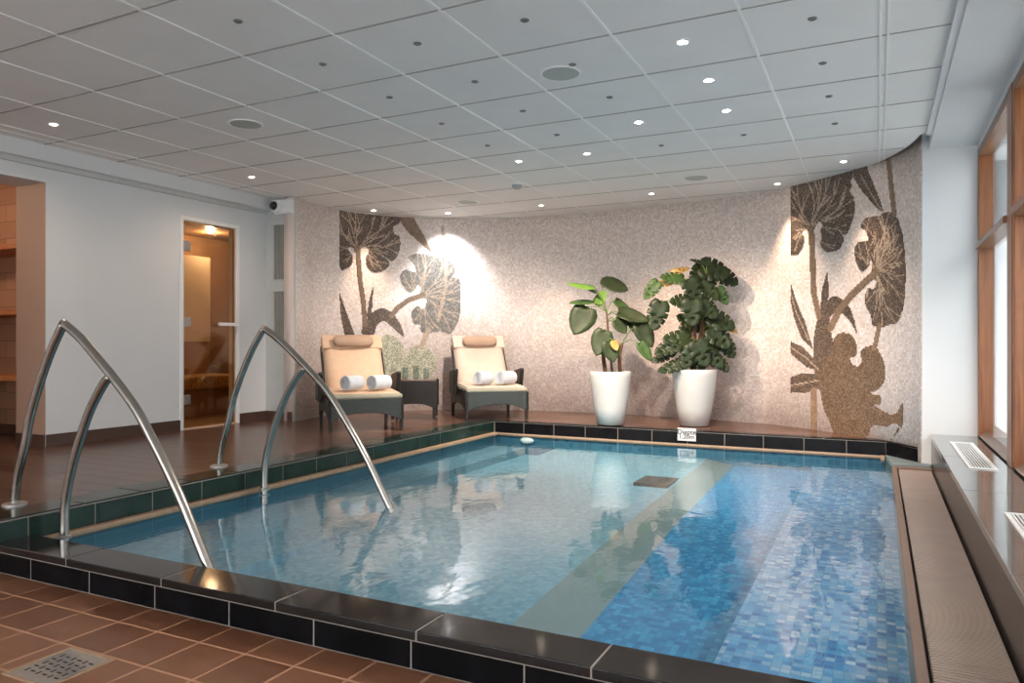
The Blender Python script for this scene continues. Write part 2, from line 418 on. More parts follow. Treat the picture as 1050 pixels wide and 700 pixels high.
pb(MB().box(XP0, XP1, YP0 - .012, YP0, -.75, WATER), 'front_wall', M['poolwall'])
# thin beige lip at the waterline, left and back
m = MB().box(XP0 - .012, XP0 + .035, YP0 - .02, YP1, WATER - .02, WATER + .012)
pb(m, 'waterline_lip', M['beige'], bevel=.004)
m = MB().box(XP0, .12, YP1 - .014, YP1, WATER - .02, WATER + .006)
pb(m, 'waterline_lip', M['beige'], bevel=.004)
# front rim: coping slabs over a course of tiles
def row(name, cuts, maker, mat, gap=.005):
    k = 0
    for a, b in zip(cuts, cuts[1:]):
        pb(maker(a + gap / 2, b - gap / 2), name, mat, bevel=.004); k += 1
slabs = [-5.05, -4.34, -3.62, -3.04, -2.46, -1.88, -1.295, -.714, -.13, .385]
row('coping_slab', slabs, lambda a, b: MB().box(a, b, 1.935, YP0, .098, COPE), plain('black_glazed_coping', (.012, .011, .011, 1), .10, var=.3, spec=.45))
xs = [-5.27, -4.88, -4.48, -4.09, -3.69]
face_cuts = [at_z(u, 580 if u < 100 else 625, 0).x for u in ()]
fc = [-3.30 - .396 * 5 + .396 * i for i in range(10)]
f0 = -1.718
fc = [f0 + .396 * i for i in range(-9, 6)]
fc = [x for x in fc if -5.4 < x < .30] + [.385]
row('rim_tile', fc, lambda a, b: MB().box(a, b, 1.947, 1.96, .002, .093), M['black_tile'])
pb(MB().box(-5.05, .385, 1.9375, YP0 - .012, .095, COPE - .0015).box(-5.4, .385, 1.9495, YP0 - .012, 0, .098), 'rim_bed', M['grout'])
# left riser tiles + deck edge tiles
ly = [1.94, 2.09] + [2.42 + .33 * i for i in range(13)] + [YP1]
row('riser_tile', ly, lambda a, b: MB().box(-3.572, XP0 - .002, a, b, WATER + .012, DECK - .014), M['green_reflection_tile'])
row('deck_edge_tile', [1.95] + [2.36 + .33 * i for i in range(13)] + [YP1 + .05], lambda a, b: MB().box(-3.76, XP0 - .001, a, b, DECK - .008, DECK + .0004), M['green_reflection_tile'])
pb(MB().box(-3.759, XP0 - .006, 1.955, YP1, 0, DECK - .004), 'riser_bed', M['grout'])
# back riser tiles + edge
bx = [-3.555, -3.222 + 0] + [-3.222 + .332 * i for i in range(1, 10)] + [.06]
row('riser_tile', bx, lambda a, b: MB().box(a, b, YP1 + .001, YP1 + .018, WATER + .010, DECK - .014), M['black_tile'])
row('deck_edge_tile', [-3.76, -3.06, -2.40, -1.73, -1.07, -.41, .06], lambda a, b: MB().box(a, b, YP1 + .001, YP1 + .10, DECK - .008, DECK + .0004), M['black_tile'])
pb(MB().box(-3.759, .06, YP1 + .006, YP1 + .099, 0, DECK - .004), 'riser_bed', M['grout'])
# the last bit of riser follows the wall round
def ang(z0, z1, off):
    a0, a1 = Vector((.062, YP1 + .002)), Vector((.262, 6.46)); n = Vector((-(a1 - a0).y, (a1 - a0).x)).normalized()
    if n.y < 0: n = -n
    q = [a0, a1, a1 + n * off, a0 + n * off]
    return MB().hexa([(p.x, p.y, z0) for p in q] + [(p.x, p.y, z1) for p in q])
pb(ang(WATER + .01, DECK - .014, .02), 'riser_tile', M['black_tile'])
pb(ang(DECK - .008, DECK + .0004, .06), 'deck_edge_tile', M['black_tile'])
pb(MB().box(.02, .05, YP1 - .09, YP1 - .02, WATER - .03, WATER + .015), 'corner_block', M['beige'])
pb(MB().prism([(.10, 6.30), (.36, 6.30), (.36, 6.40), (.30, 6.42), (.055, YP1)], -.2, WATER + .02), 'corner_shelf', M['riserpale'], bevel=.01)
# dark drain in the platform
m = MB().box(-1.66, -1.40, 5.42, 5.76, -.10, -.026); pb(m, 'drain_cover', plain('pool_drain_dark', srgb(58, 60, 58), .5))
# little lamp in the back wall just under the water
pl = tag(empty('pool_light', (-3.18, YP1 - .002, .045)), 'small oval white lamp in the pool back wall below the right lounger', 'lamp')
MB().lathe([(.075, 0), (.075, .012), (.06, .016)], 32, lambda p: (p[0], -p[2], p[1] * .42)).build('bezel', M['white_metal'], pl, smooth=True)
MB().lathe([(.055, .016), (.055, .02), (.03, .022)], 32, lambda p: (p[0], -p[2], p[1] * .42)).build('lens', plain('pool_lamp_lens', (.9, .9, .85, 1), .3, emit=(1, .95, .85, 1), es=.15), pl, smooth=True)
# water
m = MB(); v = [m.bm.verts.new(p) for p in ((XP0, YP0, WATER), (XP1 + .01, YP0, WATER), (XP1 + .01, 6.31, WATER), (.035, YP1, WATER), (XP0, YP1, WATER))]; m.bm.faces.new(v)
wo = m.build('pool_water', M['water'], recalc=False); tag(wo, 'still clear blue water filling the indoor pool', 'water', kind='stuff')

# ------------------------------------------------------------------ overflow channel with slatted grate
gr = tag(empty('overflow_grate', (.24, 4.3, WATER)), 'long beige slatted overflow grate along the right pool edge beneath the ledge', 'grate')
GO = Vector((.24, 4.3, WATER))
def gb(m, name, mat, **k):
    bmesh.ops.translate(m.bm, verts=m.bm.verts, vec=-GO); return m.build(name, mat, gr, **k)
gb(MB().box(XP1, .128, YP0, 6.28, -.30, WATER + .006), 'channel_edge', M['framebrown'], bevel=.004)
gb(MB().box(.128, .36, 6.20, 6.28, -.30, WATER + .006), 'channel_edge', M['framebrown'], bevel=.004)
gb(MB().box(.128, .36, YP0, 6.20, -.30, -.10), 'channel_floor', M['dark'])
m = MB(); y = YP0 + .01
while y < 6.18:
    m.box(.140, .350, y, y + .0125, WATER - .03, WATER - .004); y += .0205
for x in (.165, .245, .325): m.box(x - .006, x + .006, YP0 + .01, 6.18, WATER - .035, WATER - .012)
gb(m, 'slats', M['grate'])
gb(MB().box(XP1, .36, YP0 - .012, YP0, -.3, .09), 'channel_end', M['dark'])

# ------------------------------------------------------------------ granite ledge under the windows
m = MB().box(.362, XW + .02, -3.0, YR, 0, LEDGE - .03); structure(m.build('trim_1', M['granite_dark']), 'dark brown polished ledge front beside the pool grate')
m = MB()
cuts = [-3.0, -1.6, -.2, 1.2, 2.62, 4.04, 5.2, YR]
for a, b in zip(cuts, cuts[1:]): m.box(.385 - .03, XW + .02, a + .001, b - .001, LEDGE - .03, LEDGE)
structure(m.build('trim_2', M['granite'], bevel=.003), 'dark polished granite ledge top beneath the windows')
def vent(label, x0, x1, y0, y1):
    cx, cy = (x0 + x1) / 2, (y0 + y1) / 2
    r = tag(empty('vent_grille', (cx, cy, LEDGE)), label, 'vent')
    a, b = (x1 - x0) / 2, (y1 - y0) / 2; t = .018; h = .007
    MB().box(-a, a, -b, -b + t, 0, h).box(-a, a, b - t, b, 0, h).box(-a, -a + t, -b + t, b - t, 0, h).box(a - t, a, -b + t, b - t, 0, h).build('frame', M['white_metal'], r, bevel=.002)
    MB().box(-a + t, a - t, -b + t, b - t, 0, .0015).build('backing', M['dark'], r)
    m = MB(); n = 7
    for i in range(n):
        x = -a + t + (i + .5) * (2 * a - 2 * t) / n
        m.box(x - .0032, x + .0032, -b + t, b - t, .0015, .0065)
    m.build('slats', M['white_metal'], r)
vent('white slatted vent grille in the granite ledge, the far one near the white wall', .447, .585, 4.74, 5.92)
vent('near white vent grille in the ledge, cut by the right picture edge', .457, .595, 2.37, 3.55)

# ------------------------------------------------------------------ walls
Z1 = 1.16 + EYE + .014
DY0, DY1 = at_x(187, 330, XL).y, at_x(242.5, 330, XL).y     # steam room door
AY1 = at_x(47, 330, XL).y                                   # alcove opening ends here
ATOP = at_x(47, 187, XL).z
m = MB(); TH = .36; YA0 = 1.60
m.box(XL - TH, XL, -3, YA0, -.1, 2.8)
m.box(XL - TH, XL, YA0, AY1, ATOP, 2.8)
m.box(XL - TH, XL, AY1, 4.25, -.1, 2.8)
m.box(XL - .1, XL, 4.25, DY0, -.1, 2.8)
m.box(XL - .1, XL, DY0, DY1, 2.175, 2.8)
m.box(XL - .1, XL, DY1, 5.95, -.1, 2.8)
structure(m.build('wall_left', M['paint']), 'white painted left wall with an alcove opening and a steam room door')
# bulkhead strip along the top of the left wall
m = MB().box(XL - .001, XL + .10, -3, 5.78, 2.409, 2.56)
structure(m.build('trim_3', M['paint']), 'white bulkhead strip along the top of the left wall')
m = MB().box(XL, XL + .03, -3, 5.78, 2.375, 2.409)  # stands in for the shade under the bulkhead, put in as grey
structure(m.build('trim_4', M['paintgrey']), 'grey strip coloured as the shadow below the white bulkhead')
# alcove lining and inner room
structure(MB().box(XL - TH - .012, XL - .004, AY1 - .006, AY1 + .004, DECK, ATOP).build('trim_5', M['reveal']), 'beige painted side of the alcove opening')
structure(MB().box(-8.6, XL - TH, 3.86, 3.96, 0, 2.6).build('wall_alcove', M['alcove']), 'wood-coloured tiled wall inside the alcove')
structure(MB().box(-8.6, -8.5, YA0, 3.86, 0, 2.6).build('wall_alcove_end', M['reveal']))
structure(MB().box(-8.6, XL - TH, YA0 - .1, YA0, 0, 2.6).build('wall_alcove_near', M['reveal']))
structure(MB().box(-8.6, XL - TH, YA0, 3.86, 2.5, 2.6).build('ceiling_alcove', M['reveal']))
structure(MB().box(-8.6, XL, YA0, 3.86, 0, DECK - .001).build('floor', M['deck']))
for zz, lab in ((at_y(6, 258, 3.72).z, 'topmost orange wooden shelf on the alcove wall'), (at_y(6, 322, 3.72).z, 'middle orange wooden shelf on the alcove wall'), (at_y(6, 386, 3.72).z, 'lowest orange wooden shelf on the alcove wall')):
    tag(MB().box(-8.3, -6.15, 3.52, 3.86, zz - .02, zz + .02).build('wall_shelf', M['shelfwood'], bevel=.004), lab, 'shelf', 'alcove shelves')
structure(MB().box(-8.5, XL - TH, 3.845, 3.86, DECK, DECK + .09).build('baseboard_alcove', M['skirt']))
# baseboards on the left wall
structure(MB().box(XL, XL + .012, AY1, DY0 - .03, DECK, DECK + .095).build('baseboard_left', M['skirt'], bevel=.002))
structure(MB().box(XL, XL + .012, DY1 + .03, 5.78, DECK, DECK + .095).build('baseboard_left', M['skirt'], bevel=.002))
structure(MB().box(XL - TH, XL, AY1 - .018, AY1 - .006, DECK, DECK + .095).build('baseboard_alcove', M['skirt'], bevel=.002))
# rear wall, its unseen openings added to let in daylight, and far walls
m = MB().box(XL - TH, 1.4, -3.1, -3.0, -.1, .45).box(XL - TH, 1.4, -3.1, -3.0, 2.45, 2.8)
for x0, x1 in ((XL - TH, -5.5), (-3.95, -3.8), (-2.25, -2.1), (-.55, -.4), (.5, 1.4)): m.box(x0, x1, -3.1, -3.0, .45, 2.45)
structure(m.build('wall_rear', M['paint']), 'rear wall behind the camera with wide windows')
structure(MB().box(.302, XW + .10, YR, YR + .12, 0, 2.8).build('wall_return', M['paint']), 'narrow white wall between the mosaic and the window')
structure(MB().box(XL - .1, -5.352, 5.78, 5.80, 0, 2.8).build('wall_pier', M['panelgrey']), 'grey panel pier at the left end of the mosaic wall')
structure(MB().box(XL, -5.37, 5.766, 5.78, DECK, DECK + .095).build('baseboard_pier', M['skirt'], bevel=.002))

# ------------------------------------------------------------------ louvred grilles in the pier
def louvre(label, u0, u1, v0, v1):
    a, b = at_y((u0), (v0), 5.78), at_y(u1, v1, 5.78)
    w, h = b.x - a.x, a.z - b.z
    r = tag(empty('louvre_grille', ((a.x + b.x) / 2, 5.78, b.z)), label, 'grille', 'louvre grilles in the pier')
    t = .014
    MB().box(-w / 2 - t, w / 2 + t, -.012, 0, -t, 0).box(-w / 2 - t, w / 2 + t, -.012, 0, h, h + t).box(-w / 2 - t, -w / 2, -.012, 0, 0, h).box(w / 2, w / 2 + t, -.012, 0, 0, h).build('frame', M['panelgrey'], r, bevel=.002)
    MB().box(-w / 2, w / 2, -.003, 0, 0, h).build('backing', M['louver'], r)
    m = MB(); n = 5
    for i in range(n):
        x = -w / 2 + (i + .5) * w / n
        m.box(x - .0045, x + .0045, -.011, -.003, .004, h - .004)
    m.build('slats', plain('louver_slat_grey', (.30, .30, .28, 1), .5), r)
louvre('upper of the two grey louvre grilles in the pier beside the mosaic', 281.5, 294.5, 231, 286)
louvre('lower of the two grey louvre grilles in the pier beside the mosaic', 281.5, 294.5, 299, 350)

# security camera at the bulkhead end
cp = at_y(283, 211.5, 5.70)
cam_t = tag(empty('security_camera', (cp.x, 5.78, cp.z)), 'round white security camera with black lens under the ceiling corner', 'camera')
MB().box(-.06, .17, -.055, 0, -.075, .07).build('bracket', M['white_metal'], cam_t, bevel=.01)
MB().lathe([(.03, .05), (.062, .055), (.068, .075), (.064, .10), (.05, .115)], 32, lambda p: (p[0], -p[2], p[1])).build('housing', M['white_metal'], cam_t, smooth=True)
MB().lathe([(.043, .112), (.046, .118), (.04, .135), (.022, .15), (.005, .154)], 32, lambda p: (p[0] + .006, -p[2], p[1])).build('lens', M['camblack'], cam_t, smooth=True)

# ------------------------------------------------------------------ steam room and its glass door
sy0, sy1, sx = 4.35, 6.6, -7.6
structure(MB().box(sx - .1, sx, sy0, sy1 + 1, 0, 2.6).build('wall_steam_back', M['saunabrown']))
structure(MB().box(sx, XL - .1, sy0 - .1, sy0, 0, 2.6).build('wall_steam_near', M['saunabrown']))
structure(MB().box(sx, XL - .1, sy1 + .9, sy1 + 1, 0, 2.6).build('wall_steam_far', M['saunabrown']))
structure(MB().box(sx, XL - .1, sy0, sy1 + 1, 2.35, 2.45).build('ceiling_steam', M['saunabrown']))
structure(MB().box(sx, XL, sy0, sy1 + 1, 0, DECK - .001).build('floor', M['saunabrown']))
structure(MB().box(XL - .2, XL - .1, 5.95, sy1 + 1, 0, 2.6).build('wall_steam_front', M['saunabrown']))
# beige screen wall inside
q0, q1 = at_x(186, 330, -7.2), at_x(215.5, 330, -7.2)
zt = at_x(205, 263, -7.2).z; zm = at_x(205, 350, -7.2).z
structure(MB().box(-7.3, -7.2, q0.y - .6, q1.y, zm, zt).build('wall_steam_screen', M['saunawall']))
structure(MB().box(-7.29, -7.21, q0.y - .6, q1.y, DECK, zm).build('wall_steam_dado', plain('steam_room_mauve', srgb(170, 130, 100), .6)))
b0 = at_x(215, 394, -6.75)
bn = tag(empty('steam_bench', (-6.9, q1.y - .5, DECK)), 'low gold mosaic bench seen through the amber glass door', 'bench')
MB().box(-.28, .30, -1.0, .48, .30, .44).build('seat', M['gold'], bn, bevel=.02)
MB().box(-.26, .27, -1.0, .46, 0, .30).build('base', M['saunabrown'], bn)
# door
door = structure(empty('door_1', (XL, DY0, DECK)), 'amber glass steam room door in the left wall')
def db(m, name, mat, par=door, **k):
    bmesh.ops.translate(m.bm, verts=m.bm.verts, vec=-Vector((XL, DY0, DECK))); return m.build(name, mat, par, **k)
DT = 2.175
db(MB().box(XL - .1, XL + .012, DY0 - .03, DY0 + .006, DECK, DT + .03).box(XL - .1, XL + .012, DY1 - .006, DY1 + .03, DECK, DT + .03).box(XL - .1, XL + .012, DY0, DY1, DT - .006, DT + .03), 'frame', M['white_metal'], bevel=.003)
db(MB().box(XL - .02, XL - .010, DY0 + .012, DY1 - .03, DECK + .012, DT - .012), 'glass_pane', M['amber'])
db(MB().box(XL - .1, XL + .01, DY0, DY1, DECK - .0005, DECK + .01), 'threshold', plain('warm_stone_threshold', srgb(206, 176, 150), .4))
db(MB().box(XL - .022, XL - .008, DY1 - .03, DY1 - .018, DECK + .012, DT - .012), 'edge_strip', plain('bronze_edge', srgb(170, 110, 60), .4))
for v in (252, 330, 410):
    z = at_x(191, v, XL).z
    hg = db(MB().box(XL - .03, XL + .012, DY0 + .0, DY0 + .085, z - .045, z + .045), 'hinge', M['steel_dull'], bevel=.004)
hz = at_x(232, 332.5, XL).z; hy = at_x(222, 332, XL).y
db(MB().box(XL + .02, XL + .05, hy, DY1 - .01, hz - .016, hz + .016).box(XL - .01, XL + .03, DY1 - .05, DY1 - .03, hz - .012, hz + .012).box(XL - .01, XL + .03, hy + .02, hy + .04, hz - .012, hz + .012), 'handle', M['white_metal'], bevel=.005)
sl = tag(empty('steam_room_light', tuple(at_z(216, 238, 2.35))), 'small round ceiling spotlight glowing inside the amber steam room', 'lamp')
MB().lathe([(.05, 0), (.05, -.01), (.035, -.012)], 24).build('ring', M['steel_dull'], sl)
MB().lathe([(.033, -.012), (.02, -.015), (.004, -.016)], 24).build('bulb', M['lens_warm'], sl)
STEAM = sl

# ------------------------------------------------------------------ ceiling
ceil_px = [(300, 209), (348, 218), (384, 221.8), (420, 224.5), (480, 226), (540, 224), (600, 220), (650, 215), (712, 209), (771, 201), (810, 195), (835, 188), (860, 180.5), (885, 172), (907, 163.5), (930, 150.5), (944, 138)]
arc = []
for u, v in ceil_px:
    p = at_z(u, v, CEIL)
    arc.append((p.x, p.y))
arc = catmull(arc, 4)
XG = [.045 - .6036 * k for k in range(0, 11)]
YG = [2.235 + .597 * k for k in range(-9, 11)]
cpoly = [(XL + .09, -3.0), (.335, -3.0), (.335, 5.96)] + [a for a in reversed(arc) if a[0] < .32] + [(XL + .09, 5.78)]
# ceiling tiles as one coffered surface: tiles drop 4 mm below the joints
m = MB().prism(cpoly, CEIL, CEIL + .03)
structure(m.build('ceiling', M['ceil']), 'suspended ceiling of square off-white tiles')
def inside(x, y, P):
    c = False; n = len(P)
    for i in range(n):
        x1, y1 = P[i]; x2, y2 = P[(i + 1) % n]
        if (y1 > y) != (y2 > y) and x < (x2 - x1) * (y - y1) / (y2 - y1) + x1: c = not c
    return c
def span_y(x):
    y = 5.0
    while y < 9 and inside(x, y + .02, cpoly): y += .02
    return y
def span_x(y):
    a = -2.7
    while inside(a - .02, y, cpoly): a -= .02
    b = -2.7
    while inside(b + .02, y, cpoly): b += .02
    return a, b
m = MB()
for x in XG[1:-1]: m.box(x - .0075, x + .0075, -3, span_y(x), CEIL - .004, CEIL + .001)
for x in (.045, .012): m.box(x - .006, x + .006, -3, span_y(x), CEIL - .005, CEIL + .001)
m.box(XL + .09 + .125, XL + .09 + .137, -3, 5.78, CEIL - .004, CEIL + .001)
structure(m.build('trim_6', M['tbar']), 'white ceiling T-bars running towards the mosaic wall')
m = MB()
for y in YG:
    if y < -2.9 or y > 8: continue
    a, b = span_x(y) if y < 8.02 else (0, 0)
    if b - a > .3: m.box(a, b, y - .006, y + .006, CEIL - .0025, CEIL + .001)
structure(m.build('trim_7', M['groove']), 'thin grey joints between the ceiling tiles')
m = MB().box(.31, .345, -3, 5.98, CEIL - .03, CEIL + .2); structure(m.build('trim_8', M['paint']), 'white edge profile at the right end of the ceiling')
m = MB().box(.345, XW + .3, -3, YR, 2.49, 2.6); structure(m.build('trim_9', M['paint']), 'plain white soffit above the windows')
structure(MB().box(-9, 1.4, -3.1, 9.2, 2.8, 2.9).build('ceiling', M['paint']), 'slab above the suspended ceiling')

# ------------------------------------------------------------------ windows on the right
ZH = 2.49 - .035
m = MB().box(XW + .0, XW + .3, -3, YR, ZH, 2.49)
m.box(XW + .02, XW + .3, -3, YR, 0, LEDGE)
structure(m.build('wall_right', M['paint']), 'white wall around the wooden windows')
GX = .705
def window(name, y0, y1, label, panes=True):
    w = structure(empty(name, (XW, (y0 + y1) / 2, LEDGE)), label)
    O = Vector((XW, (y0 + y1) / 2, LEDGE))
    def wb(m, nm, mat, **k):
        bmesh.ops.translate(m.bm, verts=m.bm.verts, vec=-O); return m.build(nm, mat, w, **k)
    t = .055
    zb = LEDGE; zt = ZH; tr = 1.715
    wb(MB().box(XW, XW + .10, y1 - t, y1, zb, zt), 'frame', M['wood'], bevel=.004)
    wb(MB().box(XW, XW + .10, y0, y0 + t, zb, zt), 'frame', M['wood'], bevel=.004)
    wb(MB().box(XW, XW + .10, y0 + t, y1 - t, zt - .06, zt), 'frame', M['wood_y'], bevel=.004)
    wb(MB().hexa([(XW, y0 + t, zb), (XW + .10, y0 + t, zb), (XW + .10, y1 - t, zb), (XW, y1 - t, zb), (XW, y0 + t, zb + .012), (XW + .10, y0 + t, zb + .09), (XW + .10, y1 - t, zb + .09), (XW, y1 - t, zb + .012)]), 'sill', M['sillwood'])
    wb(MB().hexa([(XW - .02, y0 + t, tr), (XW + .08, y0 + t, tr), (XW + .08, y1 - t, tr), (XW - .02, y1 - t, tr), (XW - .02, y0 + t, tr + .04), (XW + .08, y0 + t, tr + .07), (XW + .08, y1 - t, tr + .07), (XW - .02, y1 - t, tr + .04)]), 'transom', M['wood_y'], bevel=.004)
    if panes:
        wb(MB().box(GX, GX + .006, y0 + t, y1 - t, tr + .05, zt - .05), 'upper_pane', M['glass'])
        wb(MB().box(GX, GX + .006, y0 + t, y1 - t, zb + .03, tr + .01), 'lower_pane', M['glass'])
    return w
window('window_1', 4.97, 6.395, 'wooden framed window beside the white return wall')
window('window_2', 3.4, 4.82, 'nearer wooden framed window cut by the right picture edge')
window('window_3', 1.85, 3.25, 'wooden framed window outside the right picture edge')
window('window_4', .3, 1.7, 'wooden framed window beside the camera')
window('window_5', -1.25, .15, 'wooden framed window behind the camera')
window('window_6', -2.95, -1.4, 'last wooden framed window at the rear')
m = MB()
for a, b in ((4.82, 4.97), (3.25, 3.4), (1.7, 1.85), (.15, .3), (-1.4, -1.25)):
    m.box(XW - .005, XW + .12, a, b, LEDGE, ZH)
structure(m.build('trim_10', M['wood'], bevel=.006), 'thick varnished wooden posts between the windows')
structure(MB().box(XW - .0, XW + .02, -3, YR, LEDGE, LEDGE + .012).build('trim_11', M['sillwood']), 'brown wooden sill strip at the ledge')
# outdoors
structure(MB().box(4.2, 4.4, -8, 16, -.5, 3.2).build('wall_outside', M['outside']), 'pale rendered wall outside the windows')
structure(MB().box(.7, 4.2, 8.5, 8.6, -.5, 2.14).build('wall_outside', M['outside']), 'white garden wall outside the window')
structure(MB().box(.7, 4.2, 8.5, 8.6, 2.14, 6).build('wall_outside', plain('outside_grey_facade', (.055, .057, .06, 1), .8)), 'grey facade outside the window')  # added sheet, its grey stands in for the reflection in the upper pane
structure(MB().box(1.3, 4.2, -8, 16, -.6, -.1).build('floor', M['ground']))
structure(MB().box(-14, 1.3, -14, -3.1, -.3, -.1).build('floor', M['ground']), 'unseen pale ground added outside the rear openings to bounce light')  # added out of view, throws daylight up to the ceiling
structure(MB().box(XW + .3, 1.3, -8, 16, -.6, 0).build('floor', M['ground']))

# ------------------------------------------------------------------ ceiling fittings
def light(name, kind, loc, energy, color, parent=None, size=.04, angle=75, blend=.5, aim=None):
    l = bpy.data.lights.new(name, kind); l.energy = energy; l.color = color[:3]
    if kind == 'SPOT': l.spot_size = math.radians(angle); l.spot_blend = 1.0; l.shadow_soft_size = size
    if kind == 'POINT': l.shadow_soft_size = size
    o = bpy.data.objects.new(name, l); COL.objects.link(o); o.location = loc
    if aim is not None:
        o.rotation_euler = Vector(aim).to_track_quat('-Z', 'Y').to_euler()
    if parent: o.parent = parent
    return o
WARM = (1, .74, .54); COOL = (.92, .96, 1); NEUT = (1, .84, .72)
def downlight(u, v, label, warm, energy, aim=(0, 0, -1), angle=160, r=.025):
    p = at_z(u, v, CEIL - .008)
    o = tag(empty('downlight', (p.x, p.y, CEIL)), label, 'ceiling light', 'recessed ceiling downlights')
    MB().lathe([(r + .012, 0), (r + .012, -.004), (r + .004, -.007), (r, -.004)], 28).build('ring', M['white_metal'], o, smooth=False)
    MB().lathe([(r - .002, -.003), (r * .6, -.008), (.003, -.010)], 28).build('bulb', M['lens_warm'] if warm == 1 else M['lens_cool'], o, smooth=True)
    light('beam', 'SPOT', (0, 0, -.03), energy, WARM if warm == 1 else (NEUT if warm == 2 else COOL), o, .03, angle, .6, aim)
def toward_wall(u, v, k=.22):
    p = at_z(u, v, CEIL); best = min(WL, key=lambda q: math.dist(q, (p.x, p.y)))
    d = Vector((best[0] - p.x, best[1] - p.y, 0)).normalized() * k; return (d.x, d.y, -1)
ES = .6
downlight(700, 44, 'bright white downlight nearest the camera, above the pool', 2, 78 * ES)
downlight(727, 83, 'second white downlight from the front in the right-hand row', 2, 78 * ES)
downlight(745, 114, 'third white downlight from the front in the right-hand row', 2, 190 * ES, (.0, .62, -1), 92)
downlight(655, 126, 'white downlight in the tile left of the right-hand row', 2, 220 * ES, (-.05, .75, -1), 92)
downlight(602, 158, 'warm downlight over the pool behind the large round speaker', 1, 350 * ES, toward_wall(602, 158, .72), 92)
downlight(532, 166, 'white downlight just in front of the smoke detector', 2, 420 * ES, (-.55, .62, -1), 96)
downlight(555, 211, 'warm downlight close to the mosaic wall left of the plants', 1, 70 * ES, toward_wall(555, 211), 58)
downlight(668, 199, 'warm downlight close to the mosaic wall above the plants', 1, 70 * ES, toward_wall(668, 199), 58)
downlight(383, 216, 'warm downlight above the left mosaic mural', 1, 44 * ES, toward_wall(383, 216, .12), 55)
downlight(459, 219, 'dazzling white downlight against the wall above the right lounger', 0, 78 * ES, toward_wall(459, 219, .42), 90)
downlight(797, 189, 'warm downlight above the left edge of the right mural', 1, 44 * ES, toward_wall(797, 189), 58)
downlight(865, 166, 'warm downlight above the middle of the right mural', 1, 44 * ES, toward_wall(865, 166), 58)
downlight(55, 128, 'warm downlight at the far left above the alcove', 1, 22 * ES)
downlight(258, 182, 'warm downlight above the steam room door', 1, 22 * ES)

def ceiling_disc(kind, u, v, label, cat, R, prof, mat, group=None):
    p = at_z(u, v, CEIL); o = empty(kind, (p.x, p.y, CEIL)); tag(o, label, cat, group)
    return o
for u, v, lab in ((575, 75, 'large round grey ceiling speaker over the pool centre'), (252, 127, 'round grey ceiling speaker near the left wall'), (714, 182, 'round grey ceiling speaker above the potted plants'), (480, 207, 'faint round ceiling speaker near the mosaic wall above the right lounger')):
    o = ceiling_disc('ceiling_speaker', u, v, lab, 'speaker', .12, None, None, 'round ceiling speakers')
    MB().lathe([(.115, 0), (.115, -.004), (.108, -.007), (.103, -.005)], 40).build('rim', M['white_metal'], o)
    MB().lathe([(.102, -.002), (.102, -.005), (.01, -.006)], 40).build('mesh', M['speaker'], o)
p = at_z(530, 187, CEIL)
o = tag(empty('smoke_detector', (p.x, p.y, CEIL)), 'small domed grey smoke detector on the ceiling', 'detector')
MB().lathe([(.058, 0), (.058, -.02), (.052, -.026)], 32).build('base', M['white_metal'], o)
MB().lathe([(.05, -.024), (.048, -.045), (.03, -.062), (.004, -.066)], 32).build('dome', plain('detector_grey', (.34, .37, .36, 1), .35), o, smooth=True)
stars = [(244, 21.5), (331, 65.5), (428, 44.5), (399.5, 99.5), (487, 83.5), (453, 126.5), (536, 113.5), (500, 149), (571, 138), (538, 20.5), (587, 66), (625, 99.5), (678, 149), (833, 19), (843.5, 64.5), (850, 98.5), (856, 126.5), (762.5, 138)]
labs = {0: 'small unlit ceiling nozzle nearest the top left corner', 13: 'small unlit ceiling nozzle nearest the top right corner', 12: 'small unlit ceiling nozzle in front of the speaker above the plants', 17: 'small unlit ceiling nozzle behind the third white downlight',
        9: 'small unlit ceiling nozzle at the top centre of the photo', 10: 'small unlit ceiling nozzle beside the large round speaker', 11: 'small unlit ceiling nozzle left of the white downlights, second behind the large speaker',
        1: 'small unlit ceiling nozzle second in the leftmost row', 3: 'small unlit ceiling nozzle third in the leftmost row', 5: 'small unlit ceiling nozzle fourth in the leftmost row', 7: 'small unlit ceiling nozzle farthest in the leftmost row, before the smoke detector',
        2: 'small unlit ceiling nozzle first in the second row from the left', 4: 'small unlit ceiling nozzle second in the second row from the left', 6: 'small unlit ceiling nozzle third in the second row from the left', 8: 'small unlit ceiling nozzle farthest in the second row from the left, before the warm downlight',
        14: 'small unlit ceiling nozzle second in the rightmost row', 15: 'small unlit ceiling nozzle third in the rightmost row', 16: 'small unlit ceiling nozzle farthest in the rightmost row'}
for i, (u, v) in enumerate(stars):
    p = at_z(u, v, CEIL)
    m = MB().lathe([(.021, .0), (.021, -.003), (.016, -.006), (.010, -.006), (.009, -.002), (.004, -.002)], 20)
    o = m.build('ceiling_nozzle', M['fiber']); o.location = (p.x, p.y, CEIL)
    tag(o, labs[i], 'ceiling fitting', 'unlit ceiling nozzles')

